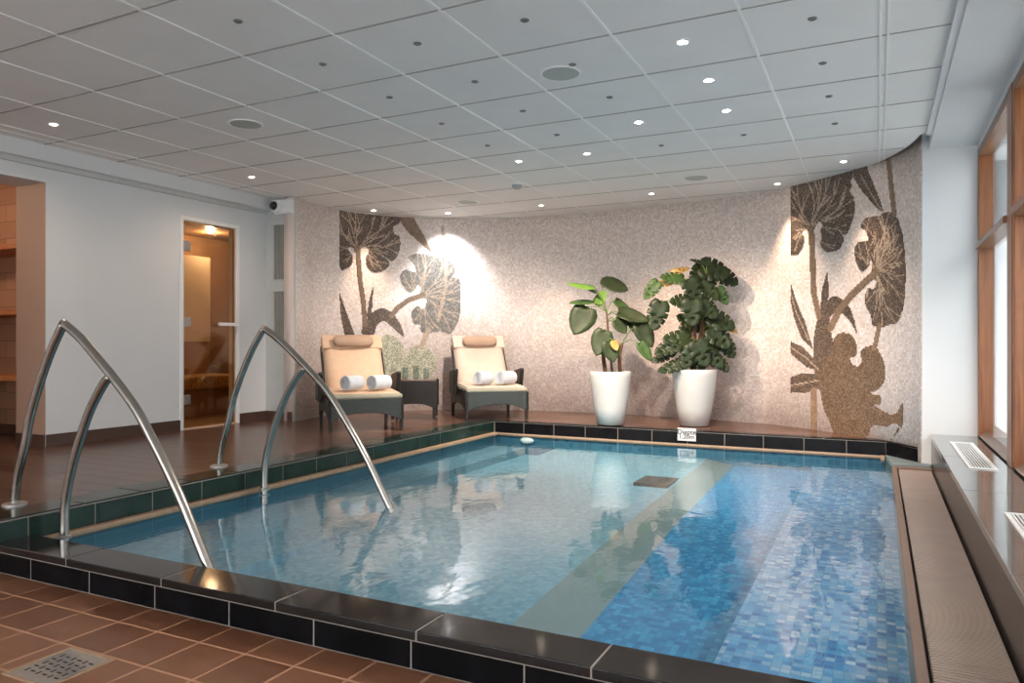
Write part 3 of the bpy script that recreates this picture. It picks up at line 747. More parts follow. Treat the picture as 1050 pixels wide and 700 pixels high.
# ------------------------------------------------------------------ handrails
rail_px = dict(long=[(66, 331), (82, 346), (100, 367), (120, 392), (140, 420), (156, 450), (170, 478), (184, 508), (195, 535), (204, 558), (213, 580)],
               outer=[(15, 516), (18, 490), (25, 460), (31, 427), (40, 395), (50, 366), (58, 347), (65, 332)],
               inner=[(66, 553), (66, 530), (68.5, 505), (75, 474), (83, 447), (93, 419), (106, 394), (113, 386)])
def rail_pts(k): return [at_y(u, v, 2.18) for u, v in rail_px[k]]
def make_rail(label, y, first=None):
    if first: r = copy_tree(first); r.location.y = y; r['label'] = label; return r
    O = Vector((-3.425, 2.18, 0))
    r = tag(empty('pool_handrail', O), label, 'handrail', 'arched steel pool handrails')
    def rb(pts, nm, rad=.0205):
        pts = [Vector((p[0], 2.18, p[2])) - O for p in catmull([tuple(p) for p in pts], 5)]
        MB().tube(pts, rad, 16).build(nm, M['steel'], r, smooth=True)
    a = rail_pts('outer'); a[0].z = DECK
    L = rail_pts('long'); L.append(L[-1] + (L[-1] - L[-2]) * .5); L[0] = a[-1].copy() + Vector((-.004, 0, .006))
    rb(L, 'long_bar'); rb(a, 'outer_leg')
    i = rail_pts('inner'); i[0].z = .03
    rb(i, 'inner_leg')
    f = MB().lathe([(.055, 0), (.055, .008), (.046, .013), (.022, .016)], 32); f.build('flange', M['steel_dull'], r, loc=Vector((a[0].x, 2.18, DECK)) - O, smooth=False)
    f = MB().lathe([(.032, 0), (.032, .012), (.021, .016)], 28); f.build('collar', M['steel_dull'], r, loc=Vector((i[0].x, 2.18, WATER + .012)) - O)
    return r
r1 = make_rail('nearer arched stainless steel handrail at the front left pool corner', 2.18)
r2 = make_rail('farther arched stainless steel handrail in front of the steam room door', 3.445, r1)

# ------------------------------------------------------------------ floor drain
dr = tag(empty('floor_drain', (-2.332, 1.465, 0)), 'square perforated steel floor drain in the terracotta floor', 'drain')
a = .112; t = .012
MB().box(-a, a, -a, -a + t, -.002, .004).box(-a, a, a - t, a, -.002, .004).box(-a, -a + t, -a + t, a - t, -.002, .004).box(a - t, a, -a + t, a - t, -.002, .004).build('frame', M['beige'], dr)
MB().box(-a + t, a - t, -a + t, a - t, -.002, .002).build('plate', M['steel_dull'], dr)
m = MB()
for i in range(6):
    for j in range(5):
        cx, cy = -.072 + .029 * i, -.056 + .028 * j
        c = 1 if (i + j) % 2 else -1
        w, h = (.0095, .0032) if c > 0 else (.0032, .0095)
        m.box(cx - w, cx + w, cy - h, cy + h, .0015, .0028)
m.build('holes', M['dark'], dr)

# ------------------------------------------------------------------ sun loungers
def rounded(w, h, r, n=4):
    P = []
    for cx, cy, a0 in ((w / 2 - r, h - r, 0), (-w / 2 + r, h - r, 90), (-w / 2 + r, r, 180), (w / 2 - r, r, 270)):
        for k in range(n + 1):
            a = math.radians(a0 + 90 * k / n); P.append((cx + r * math.cos(a), cy + r * math.sin(a)))
    return P
def apron(w, z0, zmid, z1, n=14):
    P = [(-w / 2, z1), (-w / 2, z0)]
    for k in range(n + 1):
        s = -1 + 2 * k / n
        P.append((s * (w / 2 - .035), z0 + (zmid - z0) * (1 - abs(s) ** 2.6)))
    P += [(w / 2, z0), (w / 2, z1)]
    return P
def make_lounger(label, loc, rz, towel):
    r = tag(empty('sun_lounger', loc, rz), label, 'lounger', 'wicker loungers by the mosaic wall')
    W, D = .68, .74
    MB().prism(apron(W, .10, .165, .29), 0, .035, lambda a, b, c: (a, c, b)).build('front_apron', M['wicker'], r, bevel=.005)
    for s in (-1, 1):
        MB().prism([(p[0] + D / 2, p[1]) for p in apron(D, .10, .165, .29)], 0, .03, lambda a, b, c: (s * (W / 2 - .03) + s * c, a, b)).build('side_apron', M['wicker_brown'], r, bevel=.004)
        for y in (.02, D - .02):
            MB().hexa([(s * (W / 2 - .019) - .014, y - .014, 0), (s * (W / 2 - .019) + .014, y - .014, 0), (s * (W / 2 - .019) + .014, y + .014, 0), (s * (W / 2 - .019) - .014, y + .014, 0),
                       (s * (W / 2 - .019) - .02, y - .02, .28), (s * (W / 2 - .019) + .02, y - .02, .28), (s * (W / 2 - .019) + .02, y + .02, .28), (s * (W / 2 - .019) - .02, y + .02, .28)]).build('leg', M['wicker_brown'], r, bevel=.003)
        # arm: upright wicker panel that leans back and a flat rest
        MB().prism([(.38, .25), (.60, .25), (.60, .49), (.34, .53), (.32, .51), (.36, .38)], 0, .045, lambda a, b, c: (s * (W / 2 + .005) + s * c, a, b)).build('armrest', M['wicker_brown'], r, bevel=.01)
    MB().box(-W / 2 + .03, W / 2 - .03, .03, D - .02, .24, .29).build('seat_frame', M['wicker_brown'], r)
    # back frame
    th = math.radians(56); ca, sa = math.cos(th), math.sin(th)
    y0, z0 = .56, .30
    def bk(a, b, c): return (a, y0 + b * ca + c * sa, z0 + b * sa - c * ca)   # b up the back, c behind it
    MB().prism(rounded(.62, .60, .04), .01, .045, bk).build('back_frame', M['wicker_brown'], r, bevel=.004)
    # seat cushion
    m = MB().hexa([(-W / 2 + .01, -.005, .29), (W / 2 - .01, -.005, .29), (W / 2 - .01, .60, .30), (-W / 2 + .01, .60, .30), (-W / 2 + .01, -.005, .335), (W / 2 - .01, -.005, .335), (W / 2 - .01, .60, .36), (-W / 2 + .01, .60, .36)])
    m.build('seat_cushion', M['cushion'], r, bevel=.018)
    m = MB().hexa([(-W / 2 + .03, .03, .334), (W / 2 - .03, .03, .334), (W / 2 - .03, .58, .357), (-W / 2 + .03, .58, .357), (-W / 2 + .03, .03, .345), (W / 2 - .03, .03, .345), (W / 2 - .03, .58, .37), (-W / 2 + .03, .58, .37)])
    m.build('seat_towel', towel, r, bevel=.005)
    # back cushion under a terry cover: gently puckered slab
    m = MB(); nx, nb = 14, 16; top = []; bot = []
    rnd = random.Random(3 if rz < .9 else 5)
    for j in range(nb + 1):
        b = -.01 + .655 * j / nb; ra = []; rb_ = []
        for i in range(nx + 1):
            a = -.29 + .58 * i / nx
            edge = min(1, min(i, nx - i) / 1.5) * min(1, min(j, nb - j) / 1.2)
            puff = .055 * edge ** .5 + .006 * math.sin(9 * a + 11 * b) * edge + rnd.uniform(-.003, .003)
            ra.append(m.bm.verts.new(bk(a * (1.04 if j > nb * .78 else 1.0), b, -puff))); rb_.append(m.bm.verts.new(bk(a, b, .012)))
        top.append(ra); bot.append(rb_)
    for j in range(nb):
        for i in range(nx):
            m.bm.faces.new((top[j][i], top[j][i + 1], top[j + 1][i + 1], top[j + 1][i]))
            m.bm.faces.new((bot[j][i], bot[j + 1][i], bot[j + 1][i + 1], bot[j][i + 1]))
    for j in range(nb):
        m.bm.faces.new((top[j][0], top[j + 1][0], bot[j + 1][0], bot[j][0])); m.bm.faces.new((top[j][nx], bot[j][nx], bot[j + 1][nx], top[j + 1][nx]))
    for i in range(nx):
        m.bm.faces.new((top[0][i], bot[0][i], bot[0][i + 1], top[0][i + 1])); m.bm.faces.new((top[nb][i], top[nb][i + 1], bot[nb][i + 1], bot[nb][i]))
    bt = m.build('back_towel', towel, r, smooth=True)
    # folded top flap of the cover
    m = MB().prism(rounded(.60, .16, .012), -.072, .03, lambda a, b, c: bk(a, b + .50, c)); m.build('towel_flap', towel, bt, bevel=.012)
    # pillow
    prof = [(.002, -.20), (.045, -.195), (.068, -.16), (.076, -.06), (.076, .06), (.068, .16), (.045, .195), (.002, .20)]
    m = MB().lathe(prof, 24, lambda p: bk(p[2], .555 + p[0] * .85, -.115 + p[1] * .62)); m.build('pillow', M['pillow'], bt, smooth=True)
    return r
def front(pl, pr):
    c = (pl + pr) / 2; w = pr - pl
    return Vector((c.x, c.y, DECK)), math.atan2(w.y, w.x)
locL, rzL = front(at_z(340, 444.5, DECK), at_z(410.5, 440, DECK))
locR, rzR = front(at_z(477, 432.4, DECK), at_z(542, 429.2, DECK))
rzL -= .17; rzR -= .16
make_lounger('left wicker lounger with peach towel cover beside the side table', locL, rzL, M['terry'])
make_lounger('right wicker lounger with pale towel cover under the bright wall spot', locR, rzR, M['terry_pale'])

def towel_roll(label, loc, rz, L=.19, R=.068):
    r = tag(empty('rolled_towel', loc, rz), label, 'towel', 'rolled white towels on the loungers')
    P = []
    def tf(p): return (p[2], p[0], p[1] + R)
    m = MB().lathe([(R * .5, -L / 2 + .02), (R * .90, -L / 2 + .004), (R * .95, -L / 2), (R, -L / 2 + .012), (R * 1.0, 0), (R, L / 2 - .012), (R * .95, L / 2), (R * .90, L / 2 - .004), (R * .5, L / 2 - .02)], 32, tf)
    m.build('roll', M['roll'], r, smooth=True)
    for e in (-1, 1):
        pts = []
        for k in range(61):
            a = k / 60 * 3.2 * 2 * math.pi; rr = .008 + (R * .92 - .008) * k / 60
            pts.append((e * (L / 2 - .006), rr * math.cos(a), R + rr * math.sin(a)))
        MB().tube(pts, .0052, 6).build('spiral_end', M['roll'], r, smooth=True)
    return r
def local(loc, rz, x, y, z): return loc + Matrix.Rotation(rz, 3, 'Z') @ Vector((x, y, z))
AX = -.12
for (loc, rz, who) in ((locL, rzL, 'left'), (locR, rzR, 'right')):
    towel_roll('rolled white towel on the %s lounger, the left one of its pair' % who, local(loc, rz, -.10, .19, .366), rz + .58)
    towel_roll('rolled white towel on the %s lounger, the right one of its pair' % who, local(loc, rz, .15, .19, .366), rz + .58, .21)

# ------------------------------------------------------------------ side table with tumblers
tc_ = at_d(428, 431, 7.62); tl = Vector((tc_.x, tc_.y, DECK)) + Vector((-sn, cs, 0)) * .2 - RIGHT * .05
tb = tag(empty('side_table', tl, YAW + .05), 'dark wicker side table between the two loungers', 'table')
HT = .43
MB().prism(apron(.48, .13, .175, HT - .02), -.225, -.20, lambda a, b, c: (a, c, b)).build('front_panel', M['wicker_brown'], tb, bevel=.004)
MB().prism(apron(.48, .13, .175, HT - .02), .20, .225, lambda a, b, c: (a, c, b)).build('back_panel', M['wicker_brown'], tb, bevel=.004)
for s in (-1, 1):
    MB().prism(apron(.40, .13, .175, HT - .02), 0, .025, lambda a, b, c: (s * .205 + s * c, a, b)).build('side_panel', M['wicker_brown'], tb, bevel=.004)
    for y in (-.205, .205):
        MB().box(s * .212 - .016, s * .212 + .016, y - .016, y + .016, .012, HT - .03).build('leg', M['wicker_brown'], tb, bevel=.003)
MB().box(-.232, .232, -.228, .228, HT - .02, HT).build('top', M['tabletop'], tb, bevel=.004)
for k, (x, y, h, lab) in enumerate(((-.10, -.08, .115, 'short clear glass tumbler on the side table, the left one'), (.01, -.02, .135, 'tall clear glass tumbler on the side table, the middle one'), (.12, -.07, .10, 'short clear glass tumbler on the side table, the right one'))):
    p = local(tl, YAW + .05, x, y, HT)
    o = MB().lathe([(.026, 0), (.03, .004), (.035, h), (.03, h)], 28).build('drinking_glass', M['tumbler'], smooth=True)
    o.location = p; tag(o, lab, 'glass', 'tumblers on the side table')

# ------------------------------------------------------------------ potted plants
def leaf_outline(kind):
    """half outline (x>0) from base to tip; unit length, unit half width"""
    if kind == 'oval': return [(.0, 0), (.45, .03), (.8, .16), (1.0, .38), (.92, .62), (.6, .85), (.25, .96), (0, 1.0)]
    if kind == 'heart': return [(.0, .12), (.25, .0), (.65, -.02), (.95, .17), (1.0, .40), (.82, .65), (.5, .85), (.2, .96), (0, 1.02)]
    # monstera: heart with deep splits
    return [(.0, .10), (.22, -.02), (.6, -.03), (.9, .10), (1.0, .28), (.60, .33), (1.0, .36), (.96, .52), (.48, .52), (.91, .58), (.76, .74), (.36, .71), (.66, .80), (.42, .93), (.16, .985), (0, 1.03)]
def leaf(parent, O, name, c, tip, nrm, L, W, kind, mat, fold=.18, droop=.25):
    """c = centre; tip = direction to the tip; nrm = upper-side normal"""
    t = Vector(tip).normalized(); n = Vector(nrm); n = (n - t * n.dot(t)).normalized(); x = t.cross(n)
    H = leaf_outline(kind); bm = bmesh.new(); base = Vector(c) - t * L * .5 - O
    mid = []; ys = sorted(set(b for _, b in H))
    def P(a, b, side):
        w = a * W / 2
        z = fold * abs(w) * 1.0 - droop * L * max(0, b) ** 2 * .5 - .06 * L * math.sin(math.pi * b)
        return base + x * (w * side) + t * (b * L) + n * z
    spine = {b: bm.verts.new(P(0, b, 1)) for a, b in H}
    for side in (1, -1):
        o_ = [bm.verts.new(P(a, b, side)) if a > 1e-6 else spine[b] for a, b in H]
        q_ = [bm.verts.new(P(a * .5, b * .85 + .08, side)) if a > 1e-6 else spine[b] for a, b in H]
        sp = [spine[b] for a, b in H]
        for i in range(len(H) - 1):
            for A, B in ((sp, q_), (q_, o_)):
                vs = []
                for v in (A[i], A[i + 1], B[i + 1], B[i]):
                    if v not in vs: vs.append(v)
                if len(vs) >= 3:
                    if side < 0: vs = vs[::-1]
                    try: bm.faces.new(vs)
                    except ValueError: pass
    for f in bm.faces: f.smooth = True
    me = bpy.data.meshes.new(name); bm.to_mesh(me); bm.free(); me.materials.append(mat)
    o = bpy.data.objects.new(name, me); COL.objects.link(o); o.parent = parent
    sm = o.modifiers.new('solid', 'SOLIDIFY'); sm.thickness = .0025
    return base + O, o
def pot(parent, R, H):
    po = MB().lathe([(R * .60, 0), (R * .66, .004), (R * .80, H * .3), (R * .93, H * .62), (R * 1.0, H * .9), (R, H - .004), (R * .985, H), (R * .95, H), (R * .94, H - .03), (.01, H - .035)], 56).build('pot', M['pot'], parent, smooth=True)
    MB().lathe([(R * .93, H - .034), (R * .5, H - .024), (.01, H - .022)], 40).build('soil', M['soil'], po, smooth=True)
def d2(deg, f=0):
    a = math.radians(deg); return RIGHT * math.cos(a) + UP * math.sin(a) + TOCAM * f
def plant(label, u, v, d, R, H, leaves, trunks, jitter):
    base = at_d(u, v, d); base.z = DECK + .004
    r = tag(empty('potted_plant', base), label, 'plant', 'potted plants on the back ledge'); O = base
    pot(r, R, H)
    rnd = random.Random(jitter)
    tips = []
    for (u0, v0, u1, v1, rad, dd) in trunks:
        a = at_d(u0, v0, d); b = at_d(u1, v1, d + dd); a.z = min(a.z, DECK + H)
        mid = (a + b) / 2 + RIGHT * rnd.uniform(-.02, .02)
        pts = catmull([tuple(a - UP * .03), tuple(mid), tuple(b)], 5)
        MB().tube([Vector(p) - O for p in pts], [rad * (1 - .3 * i / len(pts)) for i in range(len(pts))], 10).build('stem', M['bark'], r, smooth=True)
        tips += [Vector(p) for p in pts[3:]]
    pm = {'D': M['leaf_dark'], 'M': M['leaf_mid'], 'L': M['leaf_light'], 'Y': M['leaf_yellow'], 'P': M['leaf_deep']}
    for (lu, lv, L, W, ang_, tilt, dd, kind, mat) in leaves:
        c = at_d(lu, lv, d + dd)
        t = d2(ang_, .25 if tilt > 0 else -.1)
        n = TOCAM * math.cos(math.radians(tilt)) + UP * math.sin(math.radians(tilt))
        pxm = d / F
        b0, lo = leaf(r, O, 'leaf', c, t, n, L * pxm, W * pxm, kind, pm[mat], rnd.uniform(.05, .3), rnd.uniform(.1, .35))
        # petiole from the nearest stem point below
        src = min(tips, key=lambda q: (q - b0).length + max(0, q.z - b0.z) * 2)
        mid = (src + b0) / 2 + UP * .03 + TOCAM * .01
        pts = catmull([tuple(src), tuple(mid), tuple(b0 + t.normalized() * .01)], 5)
        MB().tube([Vector(p) - O for p in pts], .0045, 7).build('petiole', M['petiole'], lo, smooth=True)
    return r
# (u, v, length px, width px, tip angle, normal tilt up, depth offset, kind, colour)
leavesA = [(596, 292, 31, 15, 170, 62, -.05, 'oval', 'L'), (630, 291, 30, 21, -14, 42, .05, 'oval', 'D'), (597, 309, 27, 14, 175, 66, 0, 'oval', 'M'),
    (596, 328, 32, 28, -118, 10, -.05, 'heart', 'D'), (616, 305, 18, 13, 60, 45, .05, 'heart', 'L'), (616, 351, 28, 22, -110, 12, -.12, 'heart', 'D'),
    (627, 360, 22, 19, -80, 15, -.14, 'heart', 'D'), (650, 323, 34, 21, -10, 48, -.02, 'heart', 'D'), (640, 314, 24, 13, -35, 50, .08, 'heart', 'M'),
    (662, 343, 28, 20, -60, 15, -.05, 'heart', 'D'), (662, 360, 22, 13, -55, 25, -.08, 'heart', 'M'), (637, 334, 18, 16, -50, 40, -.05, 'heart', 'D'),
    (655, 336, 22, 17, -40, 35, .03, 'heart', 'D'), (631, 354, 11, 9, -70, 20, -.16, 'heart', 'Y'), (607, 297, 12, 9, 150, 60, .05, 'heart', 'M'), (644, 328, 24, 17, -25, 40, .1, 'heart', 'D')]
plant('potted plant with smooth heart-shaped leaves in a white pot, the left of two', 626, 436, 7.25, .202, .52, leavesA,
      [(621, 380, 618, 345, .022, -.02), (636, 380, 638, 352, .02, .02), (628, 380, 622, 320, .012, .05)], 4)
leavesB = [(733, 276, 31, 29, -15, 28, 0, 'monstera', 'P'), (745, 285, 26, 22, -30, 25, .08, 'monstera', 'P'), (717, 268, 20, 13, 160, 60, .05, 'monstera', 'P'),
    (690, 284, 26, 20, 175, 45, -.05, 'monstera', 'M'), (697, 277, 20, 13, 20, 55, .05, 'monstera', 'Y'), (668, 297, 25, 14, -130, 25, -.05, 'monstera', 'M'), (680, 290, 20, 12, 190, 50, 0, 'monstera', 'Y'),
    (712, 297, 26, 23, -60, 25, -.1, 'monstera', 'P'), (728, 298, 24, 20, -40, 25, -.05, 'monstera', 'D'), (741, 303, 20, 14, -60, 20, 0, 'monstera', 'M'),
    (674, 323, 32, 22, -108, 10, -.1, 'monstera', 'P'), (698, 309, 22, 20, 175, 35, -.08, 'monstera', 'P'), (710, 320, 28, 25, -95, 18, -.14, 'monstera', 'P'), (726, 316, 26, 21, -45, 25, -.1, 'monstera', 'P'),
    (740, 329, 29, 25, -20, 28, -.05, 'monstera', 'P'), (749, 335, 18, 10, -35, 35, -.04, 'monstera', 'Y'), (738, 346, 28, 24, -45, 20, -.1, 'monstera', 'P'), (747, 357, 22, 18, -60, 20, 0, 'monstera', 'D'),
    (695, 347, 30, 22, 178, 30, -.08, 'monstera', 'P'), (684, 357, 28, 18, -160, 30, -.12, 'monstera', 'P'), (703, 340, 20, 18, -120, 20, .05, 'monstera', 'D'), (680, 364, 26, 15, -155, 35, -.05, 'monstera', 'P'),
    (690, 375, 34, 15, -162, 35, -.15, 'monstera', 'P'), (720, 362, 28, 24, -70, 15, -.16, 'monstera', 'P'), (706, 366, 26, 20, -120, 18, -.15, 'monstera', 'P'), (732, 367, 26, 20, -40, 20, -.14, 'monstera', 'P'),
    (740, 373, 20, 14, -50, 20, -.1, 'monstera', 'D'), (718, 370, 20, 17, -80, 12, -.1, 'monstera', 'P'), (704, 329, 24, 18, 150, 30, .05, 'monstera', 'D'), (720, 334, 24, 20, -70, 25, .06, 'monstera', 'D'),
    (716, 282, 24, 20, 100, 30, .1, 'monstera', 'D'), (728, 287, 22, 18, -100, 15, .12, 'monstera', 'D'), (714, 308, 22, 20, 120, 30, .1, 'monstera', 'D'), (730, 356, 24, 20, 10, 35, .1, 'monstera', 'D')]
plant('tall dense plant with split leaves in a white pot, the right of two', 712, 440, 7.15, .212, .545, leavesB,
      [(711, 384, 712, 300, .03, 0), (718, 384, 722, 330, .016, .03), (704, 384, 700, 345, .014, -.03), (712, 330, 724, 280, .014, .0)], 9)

# ------------------------------------------------------------------ depth sign on the back riser
a, b = at_y(695, 438.3, YP1), at_y(713.7, 452.3, YP1)
w, h = b.x - a.x, a.z - b.z
sg = tag(empty('depth_sign', ((a.x + b.x) / 2, YP1 - .002, b.z)), 'small white depth sign with two lines of black writing on the back rim', 'sign')
MB().box(-w / 2, w / 2, -.008, .0, 0, h).build('plate', M['sign'], sg, bevel=.001)
def text(body, size, x, z, parent, name):
    c = bpy.data.curves.new(name, 'FONT'); c.body = body; c.size = size; c.extrude = .0006; c.align_x = 'CENTER'; c.offset = .0006
    t = bpy.data.objects.new(name, c); COL.objects.link(t)
    dg = bpy.context.evaluated_depsgraph_get(); me = bpy.data.meshes.new_from_object(t.evaluated_get(dg))
    bpy.data.objects.remove(t); me.materials.clear(); me.materials.append(M['ink'])
    o = bpy.data.objects.new(name, me); COL.objects.link(o); o.parent = parent; o.location = (x, -.0095, z); o.rotation_euler = (math.pi / 2, 0, 0)
text('Diepte', .062, 0, h * .53, sg, 'lettering')
text('1,20m', .056, 0, h * .18, sg, 'lettering')

# ------------------------------------------------------------------ mosaic murals
def in_poly(x, y, P):
    c = False; n = len(P); j = n - 1
    for i in range(n):
        if (P[i][1] > y) != (P[j][1] > y) and x < (P[j][0] - P[i][0]) * (y - P[i][1]) / (P[j][1] - P[i][1]) + P[i][0]: c = not c
        j = i
    return c
def seg_d(x, y, L):
    m = 1e9
    for (x1, y1), (x2, y2) in zip(L, L[1:]):
        dx, dy = x2 - x1, y2 - y1; q = dx * dx + dy * dy
        t = 0 if q == 0 else max(0, min(1, ((x - x1) * dx + (y - y1) * dy) / q))
        m = min(m, math.hypot(x - x1 - t * dx, y - y1 - t * dy))
    return m
def mural(label, u0, u1, v0, v1, layers, cell=.0115, ztop=2.60):
    """layers in front-to-back order: (part name, material, test(u,v), key, key of parent part)"""
    a0 = wall_hit(u0, CY)[0]; a1 = wall_hit(u1, CY)[0]
    c0 = wall_pt((a0 + a1) / 2, 0)
    root = tag(empty('mosaic_mural', (c0.x, c0.y, DECK)), label, 'mural')
    O = Vector((c0.x, c0.y, DECK))
    cells = {}
    na = int((a1 - a0) / cell); z0, z1 = DECK, ztop; nz_ = int((z1 - z0) / cell)
    for i in range(na):
        a = a0 + (i + .5) * cell
        for j in range(nz_):
            z = z0 + (j + .5) * cell; u, v = project(wall_pt(a, z))
            if v < v0 or v > v1: continue
            for k, ly in enumerate(layers):
                if ly[2](u, v): cells.setdefault(k, {})[(i, j)] = 1; break
    made = {}
    order = [k for k in range(len(layers)) if not layers[k][4]] + [k for k in range(len(layers)) if layers[k][4]]
    for k in order:
        nm, mt, f, key, par = layers[k]
        S = cells.get(k)
        if not S: continue
        bm = bmesh.new(); uvl = bm.loops.layers.uv.new('UVMap'); V = {}; off = .005
        def vert(i, j, lvl):
            q = (i, j, lvl)
            if q not in V:
                a, z = a0 + i * cell, z0 + j * cell
                V[q] = (bm.verts.new(wall_pt(a, z, off if lvl else -.002) - O), a, z)
            return V[q]
        def face(qs):
            f_ = bm.faces.new([q[0] for q in qs])
            for lp, q in zip(f_.loops, qs): lp[uvl].uv = (q[1], q[2])
        for (i, j) in S:
            face([vert(i, j, 1), vert(i + 1, j, 1), vert(i + 1, j + 1, 1), vert(i, j + 1, 1)])
            for (di, dj, e0, e1) in ((-1, 0, (i, j), (i, j + 1)), (1, 0, (i + 1, j), (i + 1, j + 1)), (0, -1, (i, j), (i + 1, j)), (0, 1, (i, j + 1), (i + 1, j + 1))):
                if (i + di, j + dj) not in S:
                    face([vert(*e0, 1), vert(*e1, 1), vert(*e1, 0), vert(*e0, 0)])
        bmesh.ops.recalc_face_normals(bm, faces=bm.faces)
        me = bpy.data.meshes.new(nm); bm.to_mesh(me); bm.free(); me.materials.append(mt)
        o = bpy.data.objects.new(nm, me); COL.objects.link(o); o.parent = made.get(par, root); made[key] = o
    return root
def T(P, s, ox, oy): return [(ox + x / s, oy + y / s) for x, y in P]
def smooth(P, n=3):
    Q = [P[-1]] + list(P) + [P[0], P[1]]; out = []
    for p0, p1, p2, p3 in zip(Q, Q[1:], Q[2:], Q[3:]):
        for k in range(n):
            t = k / n
            h1, h2, h3, h4 = 2 * t ** 3 - 3 * t * t + 1, t ** 3 - 2 * t * t + t, -2 * t ** 3 + 3 * t * t, t ** 3 - t * t
            out.append(tuple(h1 * b + h2 * .4 * (c - a) + h3 * c + h4 * .4 * (d - b) for a, b, c, d in zip(p0, p1, p2, p3)))
    return out
def poly(P): return lambda u, v: in_poly(u, v, P)
def line(L, w): return lambda u, v: seg_d(u, v, L) < w / 2
def fan(centre, ends, w, P):
    """bent, forked veins from the leaf base out to the rim"""
    rn = random.Random(len(P) * 7 + len(ends)); Ls = []
    for e in ends:
        dx, dy = e[0] - centre[0], e[1] - centre[1]; b = rn.uniform(-.16, .16)
        L = []
        for k in range(7):
            t = k / 6; q = b * math.sin(math.pi * t)
            L.append((centre[0] + dx * t - dy * q, centre[1] + dy * t + dx * q))
        Ls.append(L)
        for t0, sd in ((2, 1), (4, -1)):
            a = rn.uniform(.35, .6) * sd; r = rn.uniform(.25, .4); p = L[t0]
            ex = dx * math.cos(a) - dy * math.sin(a); ey = dx * math.sin(a) + dy * math.cos(a)
            Ls.append([p, (p[0] + ex * r, p[1] + ey * r)])
    return lambda u, v: in_poly(u, v, P) and any(seg_d(u, v, L) < w / 2 for L in Ls)
def both(f, gq): return lambda u, v: f(u, v) or gq(u, v)
def ring(c, R0, R1, n, k=1.0, a0=0, a1=360):
    return [(c[0] + R1 * math.cos(math.radians(a0 + (a1 - a0) * i / n)), c[1] - R1 * k * math.sin(math.radians(a0 + (a1 - a0) * i / n))) for i in range(n + 1)]

# right mural
q = lambda P: T(P, 4.667, 790, 150)
c6 = lambda P: T(P, 3, 700, 233)
c7 = lambda P: T(P, 4.375, 790, 300)
A = q([(97, 150), (97, 490), (105, 515), (130, 515), (155, 480), (162, 440), (150, 412), (165, 398), (180, 400), (188, 420), (206, 420), (212, 390), (225, 368), (240, 364), (250, 378), (240, 405), (248, 432), (240, 465), (260, 500), (290, 507), (330, 490), (352, 440), (318, 388), (350, 422), (368, 415), (388, 370), (402, 320), (400, 250), (380, 215), (392, 190), (384, 170), (395, 140), (380, 100)])
B = q([(398, 100), (400, 145), (430, 200), (480, 260), (540, 316), (510, 220), (470, 125), (462, 95)])
D1 = q([(540, 322), (565, 314), (602, 335), (620, 380), (618, 432), (640, 470), (640, 700), (500, 700), (514, 640), (490, 600), (482, 540), (470, 572), (440, 597), (418, 570), (403, 500), (418, 462), (450, 455), (472, 448), (455, 400), (433, 386), (455, 345), (500, 333)])
D2 = c6([(585, 140), (604, 185), (598, 195), (570, 188), (561, 230), (580, 272), (584, 300), (612, 308), (640, 298), (662, 290), (682, 230), (683, 100), (670, 0), (600, 0), (580, 60)])
stemA = q([(196, 390), (200, 480), (208, 700)]) + c7([(220, 110)])
stemE = c6([(598, 135), (560, 170), (520, 208), (485, 250), (455, 310)])
G_ = c6([(330, 162), (347, 220), (376, 290), (402, 375), (366, 340), (344, 280), (333, 230)])
H_ = c6([(445, 138), (451, 200), (440, 265), (424, 262), (430, 190)])
I_ = c6([(331, 350), (370, 368), (410, 410), (424, 445), (380, 428), (345, 398), (331, 385)])
J_ = c6([(331, 462), (370, 447), (420, 450), (432, 492), (380, 508), (331, 508)])
L_ = c6([(428, 250), (460, 213), (490, 220), (520, 258), (538, 332), (518, 290), (490, 265), (462, 266), (442, 292), (420, 300)])
M_ = c6([(404, 345), (418, 275), (446, 252), (456, 320), (470, 372), (484, 402), (490, 600), (455, 580), (430, 520), (425, 440), (404, 420)])
N_ = c7([(285, 262), (283, 215), (300, 188), (330, 179), (365, 190), (385, 225), (390, 265), (378, 290), (358, 292), (366, 318), (395, 330), (412, 305), (404, 265), (430, 243), (468, 238), (492, 270), (512, 320), (514, 390), (484, 432), (448, 450), (496, 465), (491, 500), (462, 502), (530, 542), (570, 540), (596, 490), (592, 602), (560, 582), (520, 602), (468, 592), (448, 612), (428, 645), (302, 645), (265, 572), (240, 520), (225, 440), (200, 350), (250, 300)])
cA = (831.5, 232)
fanA = [(811, 190), (811, 205), (811, 222), (813, 245), (815, 258), (818, 184), (826, 180), (834, 178), (843, 178), (853, 178), (862, 182), (868, 192), (875, 205), (874, 220), (868, 238), (855, 255), (845, 258)]
cD = c6([(598, 135)])[0]
fanD = [(885, 228), (893, 220), (904, 219), (912, 218), (920, 226), (922, 240), (926, 255), (926, 270), (926, 290), (926, 310), (918, 330), (905, 334), (896, 328), (889, 305), (880, 262), (881, 250)]
ly = lambda nm, mt, f, key=None, par=None: (nm, M[mt], f, key, par)
A, D1, D2, N_, M_, L_, B = map(smooth, (A, D1, D2, N_, M_, L_, B))
DD = both(poly(D1), poly(D2))
